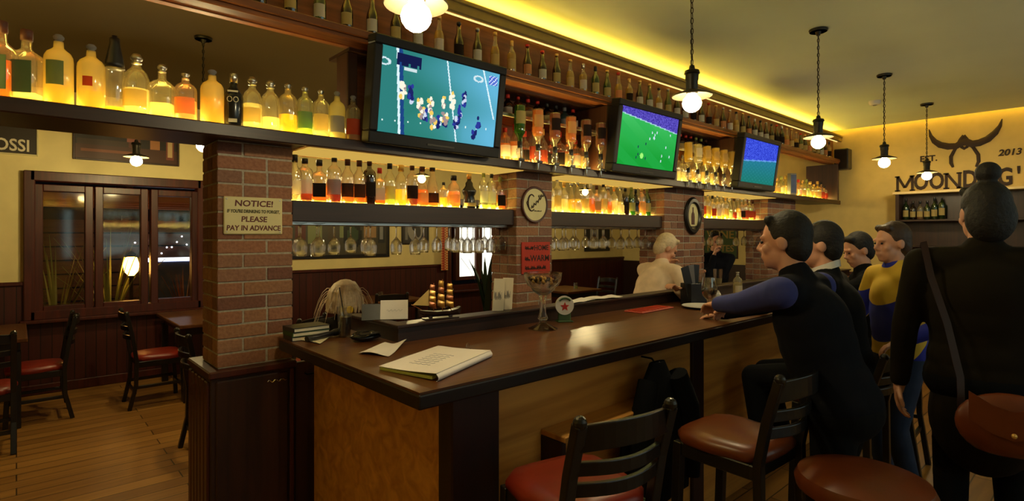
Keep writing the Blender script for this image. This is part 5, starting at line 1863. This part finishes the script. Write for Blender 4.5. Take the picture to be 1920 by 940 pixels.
# red wine glass, plate, tumblers
q = at(1330, 596, Z=BZ)
t = thing('red_wine_glass', 'large stemmed glass of dark red wine on the bar before the seated men', 'glass', (q.x, q.y, BZ))
MB().lathe([(.042, 0), (.042, .003), (.010, .010), (.005, .025), (.005, .098), (.014, .108), (.038, .132), (.047, .165), (.044, .205), (.038, .245), (.0365, .245), (.0425, .205), (.0455, .166), (.036, .134), (.0, .112)], 28, caps=False).build('glass_body', M['clear'], t, True)
MB().lathe([(.012, .114), (.034, .136), (.0435, .160), (.0445, .168)], 24).build('wine', M['cola'], t, True)
q = at(1318, 578, Z=BZ)
t = thing('white_plate', 'white oval plate on the bar behind the wine glass', 'plate', (q.x, q.y, BZ))
MB().lathe([(.07, 0), (.08, .004), (.135, .016), (.140, .017), (.139, .020), (.08, .009), (.0, .008)], 32, caps=False).build('dish', M['white'], t, True)
for px, wd, h, lb in ((1314, .035, .11, 'ribbed tumbler on the upstand beside the menu caddy'), (1346, .038, .13, 'clear tumbler on the upstand behind the wine glass')):
    q = at(px, 539, Y=2.29)
    t = thing('tumbler', lb, 'glass', (q.x, 2.29, 1.184), 0, 'tumblers on the upstand')
    MB().lathe([(wd * .8, 0), (wd, h), (wd - .002, h), (wd * .8 - .003, .008), (0, .007)], 20, caps=False).build('glass_body', M['crystal'], t, True)
    MB().lathe([(wd * .78, .009), (wd * .86, h * .4)], 18).build('water', M['l_clear'], t, True)
q = at(1383, 560, Z=BZ)
bottle('vodka', (q.x, q.y, BZ), .21, .07, 'g_clear', 'l_clear', .6, 'p_white', 'silver', 'water_bottle', 'clear water bottle with a pale label on the bar', 'drinks on the bar', rz=-.6)
for px, py, lb in ((1312, 566, 'small dark pot beside the menu caddy'), (1350, 568, 'small silver shaker by the wine glass')):
    q = at(px, py, Z=BZ)
    t = thing('condiment_pot', lb, 'pot', (q.x, q.y + .03, BZ), 0, 'small pots on the bar')
    MB().lathe([(.028, 0), (.036, .02), (.038, .05), (.030, .07), (.024, .075)], 18).build('body', M['black' if px == 1312 else 'steel'], t, True)
    MB().lathe([(.026, .074), (.020, .088), (.006, .092), (.007, .10), (.002, .103)], 16).build('lid', M['steel'], t, True)

# dark coat hanging from a hook under the counter
t = thing('hanging_coat', 'black coat hanging from a hook under the bar beside the empty stool', 'coat', (2.30, 1.47, .30))
MB().tube([(0, .12, .70), (0, .06, .70), (0, .03, .67), (0, .015, .69)], .005, 8).build('hook', M['iron'], t, True)
m = MB()
n, rows = 36, 9
for j in range(rows):
    k = j / (rows - 1)
    wd_, dp_ = (.06 + .20 * min(1, k * 2.2)), (.018 + .050 * min(1, k * 1.6))
    for i in range(n):
        a = 2 * math.pi * i / n
        fold = 1 + .13 * k * math.sin(7 * a + 1.2 * k)
        m.v.append((wd_ * math.cos(a) * fold, .03 + dp_ * math.sin(a) * fold, .69 - .64 * k))
for j in range(rows - 1):
    for i in range(n):
        m.f.append((j * n + i, j * n + (i + 1) % n, (j + 1) * n + (i + 1) % n, (j + 1) * n + i))
        m.c.append(None)
m.f += [tuple(range(n)), tuple(range((rows - 1) * n, rows * n))]
m.c += [None, None]
m.build('coat_body', M['suit'], t, True)
for sx in (-1, 1):
    MB().tube([(sx * .12, -.005, .62), (sx * .20, -.02, .45), (sx * .22, -.03, .25), (sx * .21, -.03, .10)], [.05, .055, .048, .042], 12).build('sleeve', M['suit'], t, True)
# ------------------------------------------------------------------ people
UPV = Vector((0, 0, 1))


def ik(a, b, l1, l2, pole):
    a, b = Vector(a), Vector(b)
    d = b - a
    L = min(d.length, (l1 + l2) * .998)
    u = d.normalized()
    b = a + u * L
    x = (l1 * l1 - l2 * l2 + L * L) / (2 * L)
    h = math.sqrt(max(l1 * l1 - x * x, 1e-6))
    p = Vector(pole)
    p = (p - u * p.dot(u))
    p = p.normalized() if p.length > 1e-5 else u.orthogonal().normalized()
    return a + u * x + p * h, b


def remesh(o, voxel, smooth_it=3):
    r = o.modifiers.new('surface', 'REMESH')
    r.mode = 'VOXEL'
    r.voxel_size = voxel
    r.use_smooth_shade = True
    s = o.modifiers.new('soften', 'SMOOTH')
    s.factor = .5
    s.iterations = smooth_it


def hand(m, wrist, d, n, side, curl, s=1.0):
    """Palm, four fingers of different lengths and a thumb. d: along the hand, n: out of the back of the hand, side: +1 thumb towards d x n."""
    d = d.normalized()
    n = (n - d * n.dot(d)).normalized()
    k = d.cross(n) * side
    c = wrist + d * .048 * s
    m.ell(c, k * .040 * s, d * .052 * s, n * .015 * s, 14, 9)
    m.cap(wrist - d * .01, wrist + d * .03 * s, .024 * s, .022 * s, 10)
    for i, (off, L) in enumerate(((.028, .072), (.009, .080), (-.010, .074), (-.028, .058))):
        p = wrist + d * .090 * s + k * off * s
        ang = .18
        q = p
        for j, (fr, r) in enumerate(((.45, .0090), (.32, .0082), (.23, .0072))):
            ang += curl * (.75 if j else .55)
            v = d * math.cos(ang) - n * math.sin(ang) + k * (off * 1.6)
            e = q + v.normalized() * L * fr * s
            m.cap(q, e, r * s, (r - .0008) * s, 8)
            q = e
    p = wrist + d * .030 * s + k * .034 * s
    q = p + (d * .55 + k * .75 - n * .35 * curl).normalized() * .040 * s
    e = q + (d * .9 + k * .15 - n * .7 * curl).normalized() * .032 * s
    m.cap(p, q, .0125 * s, .0105 * s, 9)
    m.cap(q, e, .0105 * s, .0085 * s, 9)


def person(label, base, yaw, pelvis, lean=.05, side=0.0, head_yaw=0.0, head_pitch=0.0, hands=None, feet=None, top='suit', sleeve=None, legs='trousers', hair='hairdark', hair_style='short', collar=None,
           scale=1.0, build=1.0, hand_curl=.5, coat=0.0, neck_fwd=.0, beard=False, category='person', group=None, elbow=None):
    S = scale
    B = Vector((base[0], base[1], 0))
    t = thing('person', label, category, B, 0, group)
    F = Vector((math.cos(yaw), math.sin(yaw), 0))
    R = Vector((math.sin(yaw), -math.cos(yaw), 0))
    P = Vector((0, 0, pelvis))
    D = (UPV + F * lean + R * side).normalized()
    FD = (F - D * F.dot(D)).normalized()
    SH = P + D * .47 * S
    NB = P + D * .525 * S
    hd = (D * .6 + UPV * .5 + F * neck_fwd).normalized()
    sh = [SH - R * .175 * S * build, SH + R * .175 * S * build]
    hips = [P - R * .09 * S, P + R * .09 * S]
    hands = hands or {}
    if feet is None:
        feet = [B * 0 + hips[0] * 1 - UPV * (pelvis - .08) - R * .02, hips[1] - UPV * (pelvis - .08) + R * .02]
    else:
        feet = [Vector(f) - B for f in feet]
    kn, an = [], []
    for h, f in zip(hips, feet):
        k, a = ik(h, f, .44 * S, .43 * S, F * 1.0 + UPV * .25)
        kn.append(k); an.append(a)
    el, wr = [], []
    for i, s_ in enumerate((-1, 1)):
        tgt = hands.get(i)
        tgt = Vector(tgt) - B if tgt is not None else sh[i] + R * s_ * .07 - UPV * .53 * S + F * .06
        pole = (elbow or {}).get(i) or (R * s_ * .7 - UPV * .8 - F * .35)
        e, w_ = ik(sh[i], tgt, .29 * S, .255 * S, pole)
        el.append(e); wr.append(w_)
    # head frame
    hy = yaw + head_yaw
    hf0 = Vector((math.cos(hy), math.sin(hy), 0))
    hr = Vector((math.sin(hy), -math.cos(hy), 0))
    hf = hf0 * math.cos(head_pitch) + UPV * math.sin(head_pitch)
    hu = hr.cross(hf).normalized()
    HC_ = NB + hd * .155 * S + F * .02 * S

    def H(f_, r_, u_):
        return HC_ + (hf * f_ + hr * r_ + hu * u_) * S

    def torso(m, pad):
        b = build
        m.ell(P + D * .33 * S, R * (.158 * b * S + pad), FD * (.108 * b * S + pad), D * .175 * S, 20, 12)
        m.ell(P + D * .16 * S + FD * .012, R * (.142 * b * S + pad), FD * (.105 * b * S + pad), D * .17 * S, 20, 12)
        m.ell(P + D * .245 * S + FD * .008, R * (.152 * b * S + pad), FD * (.109 * b * S + pad), D * .18 * S, 20, 12)
        m.ell(P + D * .07 * S + FD * .004, R * (.150 * b * S + pad), FD * (.107 * b * S + pad), D * .16 * S, 20, 12)
        m.ell(P - D * .0, R * (.160 * b * S + pad), FD * (.112 * b * S + pad), D * .12 * S, 20, 12)
        m.cap(SH - R * .125 * S * b, SH + R * .125 * S * b, .058 * S + pad, .058 * S + pad)
        m.cap(SH - R * .05 * S, NB + hd * .015, .062 * S + pad * .5, .058 * S + pad * .5)
        m.cap(SH + R * .05 * S, NB + hd * .015, .062 * S + pad * .5, .058 * S + pad * .5)

    def arms(m, pad, cut):
        for i in (0, 1):
            m.cap(sh[i], el[i], .050 * S + pad, .040 * S + pad)
            m.cap(el[i], el[i].lerp(wr[i], cut), .040 * S + pad, (.040 - .013 * cut) * S + pad)

    body = MB()
    torso(body, 0)
    arms(body, 0, 1.0)
    body.cap(NB - hd * .05, HC_ - hu * .05 * S - hf * .012, .058 * S, .053 * S)
    body.ell(H(-.012, 0, .022), hr * .074 * S, hf * .094 * S, hu * .098 * S, 20, 14)      # cranium
    body.ell(H(.028, 0, -.058), hr * .056 * S, hf * .062 * S, hu * .066 * S, 18, 12)      # jaw and face
    body.ell(H(.060, 0, -.098), hr * .026 * S, hf * .024 * S, hu * .020 * S, 12, 8)       # chin
    body.cap(H(.078, -.036, .018), H(.082, .036, .018), .0095 * S, .0095 * S, 10)           # brow
    body.cap(H(.082, 0, .010), H(.102, 0, -.030), .008 * S, .0115 * S, 10)                 # nose
    body.cap(H(.088, -.013, -.037), H(.088, .013, -.037), .010 * S, .010 * S, 8)          # nostrils
    body.cap(H(.084, -.018, -.066), H(.084, .018, -.066), .0085 * S, .0085 * S, 8)        # lips
    for s_ in (-1, 1):
        body.ell(H(.060, .040 * s_, -.030), hr * .022 * S, hf * .022 * S, hu * .024 * S, 10, 8)   # cheek
        body.ell(H(-.008, .076 * s_, -.010), hr * .009 * S, hf * .020 * S, hu * .032 * S, 12, 8)  # ear
    for i, s_ in enumerate((-1, 1)):
        d = (wr[i] - el[i]).normalized()
        nrm = UPV if abs(d.z) < .75 else R * s_
        hand(body, wr[i], d, nrm, -s_ if abs(d.z) < .75 else (1 if i else -1), hand_curl, S)
    for i in (0, 1):
        body.cap(hips[i], kn[i], .074 * S, .052 * S)
        body.cap(kn[i], an[i], .052 * S, .036 * S)
        body.cap(an[i], an[i] + F * .10 - UPV * .035, .036 * S, .028 * S)
    o = body.build('body', M['skin'], t)
    remesh(o, .0068, 2)
    ey = MB()
    for s_ in (-1, 1):
        e = MB()
        e.ball(H(.0815, .030 * s_, -.002), .0066 * S, 10, 7)
        e.build('eye', M['hairdark'], t, True)
    shirt = MB()
    torso(shirt, .014)
    if coat:
        shirt.ell(P - UPV * coat * .5, R * .190 * S, F * .150 * S, UPV * (coat * .75), 20, 12)
    if sleeve is None:
        arms(shirt, .013, .93)
    else:
        for i in (0, 1):
            shirt.cap(sh[i], sh[i].lerp(el[i], .04), .054 * S, .050 * S)
    so = o = shirt.build('jacket' if top in ('suit', 'jacket', 'brownjacket') else 'shirt', M[top], t)
    remesh(o, .011, 9)
    if sleeve:
        for i in (0, 1):
            sl = MB()
            sl.cap(sh[i].lerp(el[i], -.02), el[i], .066 * S, .053 * S)
            sl.cap(el[i], el[i].lerp(wr[i], .92), .053 * S, .040 * S)
            o = sl.build('sleeve', M[sleeve], t)
            remesh(o, .010, 3)
    if collar:
        cm = MB()
        cc = NB + hd * .035 * S
        ring = [cc + (R * math.cos(a) * .064 + FD * math.sin(a) * .066) * S + hd * (-.016 * math.sin(a)) for a in [2 * math.pi * i / 20 for i in range(21)]]
        cm.strip(ring, hd, .036 * S, .007)
        cm.build('collar', M[collar], so, True)
    tr = MB()
    tr.ell(P - UPV * .02, R * .172 * S * build, F * .125 * S * build, UPV * .13 * S, 20, 12)
    for i in (0, 1):
        tr.cap(hips[i], kn[i], .090 * S, .066 * S)
        tr.cap(kn[i], kn[i].lerp(an[i], .96), .066 * S, .052 * S)
    o = tr.build('trousers', M[legs], t)
    remesh(o, .012, 3)
    for i in (0, 1):
        m = MB()
        m.cap(an[i] - UPV * .03 - F * .03, an[i] - UPV * .034 + F * .13, .045, .040)
        m.cap(an[i] - UPV * .02, an[i] + UPV * .02, .046, .046)
        m.v = [(x, y, max(z, -B.z + .002)) for x, y, z in m.v]
        o = m.build('shoe', M['shoe'], t)
        remesh(o, .010, 2)
    hm = MB()
    hm.ell(H(-.024, 0, .036), hr * .083 * S, hf * .094 * S, hu * .098 * S, 22, 14)
    hm.ell(H(-.050, 0, -.010), hr * .076 * S, hf * .062 * S, hu * .090 * S, 20, 12)
    hm.cap(H(.045, -.045, .092), H(.045, .045, .092), .022 * S, .022 * S)
    if hair_style == 'long':
        hm.ell(H(-.040, 0, -.02), hr * .092 * S, hf * .085 * S, hu * .115 * S, 20, 12)
        rs = random.Random(2)
        for k in range(34):
            a = .95 + (2 * math.pi - 1.9) * k / 33 + rs.uniform(-.05, .05)
            pts = []
            for q, el_ in enumerate((75, 48, 22, -4, -28, -50)):
                e_ = math.radians(el_)
                rr_ = 1.0 + .05 * q + rs.uniform(-.03, .05) * q * .6
                cx_ = math.cos(e_) if el_ > -10 else 1.0
                pts.append(H(-.035 + .094 * rr_ * cx_ * math.cos(a), .098 * rr_ * cx_ * math.sin(a), .0 + .128 * math.sin(e_)))
            hm.tube(pts, [.010 * S, .013 * S, .014 * S, .013 * S, .010 * S, .006 * S], 7)
    if hair_style == 'bun':
        hm.ball(H(-.035, 0, .165), .045 * S)
        hm.ell(H(-.055, 0, -.02), hr * .088 * S, hf * .070 * S, hu * .11 * S, 18, 12)
    if hair_style == 'long':
        rs = random.Random(6)
        for k in range(18):
            a = rs.uniform(1.2, 5.1)
            u0 = rs.uniform(-.06, .10)
            pts = [H(-.035 + (.09 + .028 * q) * math.cos(a), (.095 + .03 * q) * math.sin(a), u0 + .02 * q - .016 * q * q) for q in range(5)]
            MB().tube(pts, [.003, .0028, .0024, .0018, .0008], 5).build('loose_lock', M[hair], t, True)
    o = hm.build('hair', M[hair], t)
    remesh(o, .008 if hair_style != 'long' else .0045, 2 if hair_style != 'long' else 1)
    if beard:
        bm_ = MB()
        bm_.ell(H(.036, 0, -.088), hr * .058 * S, hf * .058 * S, hu * .040 * S, 18, 10)
        o = bm_.build('beard', M[hair], t)
        remesh(o, .008, 2)
    return t


PI = math.pi
def pt(px, py, t_):
    """Point at forward distance t_ on the ray of a pixel."""
    a = (px - CX) / FPX
    return Vector(((a * RX + FX) * t_, (a * RY + FY) * t_, CAMZ + (HY - py) / FPX * t_))


# leaning man in the blue shirt
person('man in a dark waistcoat and blue shirt sleeves leaning on the bar', (2.44, .74), PI / 2 - .02, .93, lean=.36, head_yaw=.20, head_pitch=-.05,
       hands={0: (2.74, 1.56, 1.20), 1: (2.95, 1.62, 1.135)}, feet=[(2.30, .62, .08), (2.56, .74, .08)], top='jacket', sleeve='blueshirt', legs='trousers', hair='hairdark', scale=1.0, build=1.15)
# man in the dark suit
person('broad man in a dark suit sitting at the bar, seen from behind', (3.34, .99), PI / 2 + .12, .85, lean=.18, head_yaw=.25, head_pitch=-.05,
       hands={0: (3.08, 1.62, 1.125), 1: (3.52, 1.62, 1.125)}, feet=[(3.16, 1.36, .34), (3.46, 1.36, .34)], top='suit', collar='white', hair='hairdark', scale=1.04, build=1.18)
person('dark haired man in black with lowered head beyond the suited man', (4.55, 1.13), PI / 2 + .45, .845, lean=.22, head_yaw=.35, head_pitch=-.30,
       hands={0: (4.25, 1.62, 1.125), 1: (4.62, 1.66, 1.125)}, feet=[(4.38, 1.46, .34), (4.70, 1.46, .34)], top='suit', hair='hairdark', scale=.98, build=1.05)
person('man in a blue and yellow striped jersey and jeans standing behind the seated men', (3.93, .88), PI - .72, .90, lean=.06, head_yaw=0, head_pitch=-.05,
       hands={0: (3.62, .80, 1.02), 1: (3.88, 1.19, 1.05)}, top='jersey', legs='jeans', hair='hairbrown', scale=.97, build=1.08)
e = person('person with a topknot in a dark brown coat, standing apart from the bar', (3.16, .40), .25, .98, lean=.0, head_yaw=.3,
           hands={0: (3.10, .70, .90), 1: (3.28, .13, .96)}, top='brownjacket', legs='trousers', hair='hairdark', hair_style='bun', scale=1.06, build=1.22, coat=.35)
# brown leather bag carried by that person
t = thing('shoulder_bag', 'brown leather shoulder bag hanging at the hip of the person in the brown coat', 'bag', (2.89, .29, .72), .25)
m = MB()
for (x, y, z) in ((0, 0, .10), ):
    m.ell((0, 0, .13), (.065, 0, 0), (0, .17, 0), (0, 0, .13), 22, 14)
m.v = [(x * (1.15 - 1.2 * (z - .02)), y, z if z > .02 else .02 + (z - .02) * .2) for x, y, z in m.v]
m.build('bag_body', M['brownseat'], t, True)
MB().strip([(-.062, -.13, .21), (-.085, -.06, .17), (-.088, 0, .155), (-.085, .06, .17), (-.062, .13, .21)], (0, 0, 1), .11, .006).build('flap', M['brownseat'], t, True)
inv = (Matrix.Translation((2.89, .29, .72)) @ Matrix.Rotation(.25, 4, 'Z')).inverted()
loop = [(2.91, .44, .84), (2.95, .45, 1.0), (2.985, .50, 1.22), (3.0, .56, 1.42), (3.07, .60, 1.57), (3.17, .62, 1.53), (3.31, .52, 1.28), (3.36, .33, 1.08), (3.30, .12, .96), (3.10, .05, .93), (2.96, .10, .90), (2.94, .14, .84)]
MB().strip([inv @ Vector(q) for q in loop], (.3, -.9, .3), .028, .005).build('strap', M['post'], t, True)
MB().ball((-.092, 0, .12), .010, 10, 7).build('clasp', M['gold'], t, True)

# bartender bending over behind the bar
person('bartender in a cream shirt bending forward behind the bar', (3.68, 2.545), -.15, .93, lean=.55, head_yaw=-.5, head_pitch=-.55,
       hands={0: (3.95, 2.48, 1.30), 1: (3.64, 2.20, 1.20)}, top='creamshirt', legs='trousers', hair='hairblond', scale=.93, build=1.05, hand_curl=.7)
# guests in the rear room
person('fair haired guest seated in the rear room, seen from behind', (1.67, 3.60), .85, .50, lean=.12, head_yaw=.1, top='brownjacket', hair='hairblond', hair_style='long', scale=.98,
       hands={0: (1.78, 4.0, .80), 1: (2.02, 3.86, .80)}, feet=[(1.86, 3.98, .08), (2.06, 3.82, .08)])
person('man in a dark jacket with a hand raised to his chin behind the wide pillar', (6.24, 3.27), PI + .65, .88, lean=.12, head_yaw=.1, head_pitch=-.05,
       hands={0: (5.94, 3.23, 1.18), 1: (6.07, 3.19, 1.36)}, top='jacket', hair='hairdark', scale=.96, hand_curl=.9)
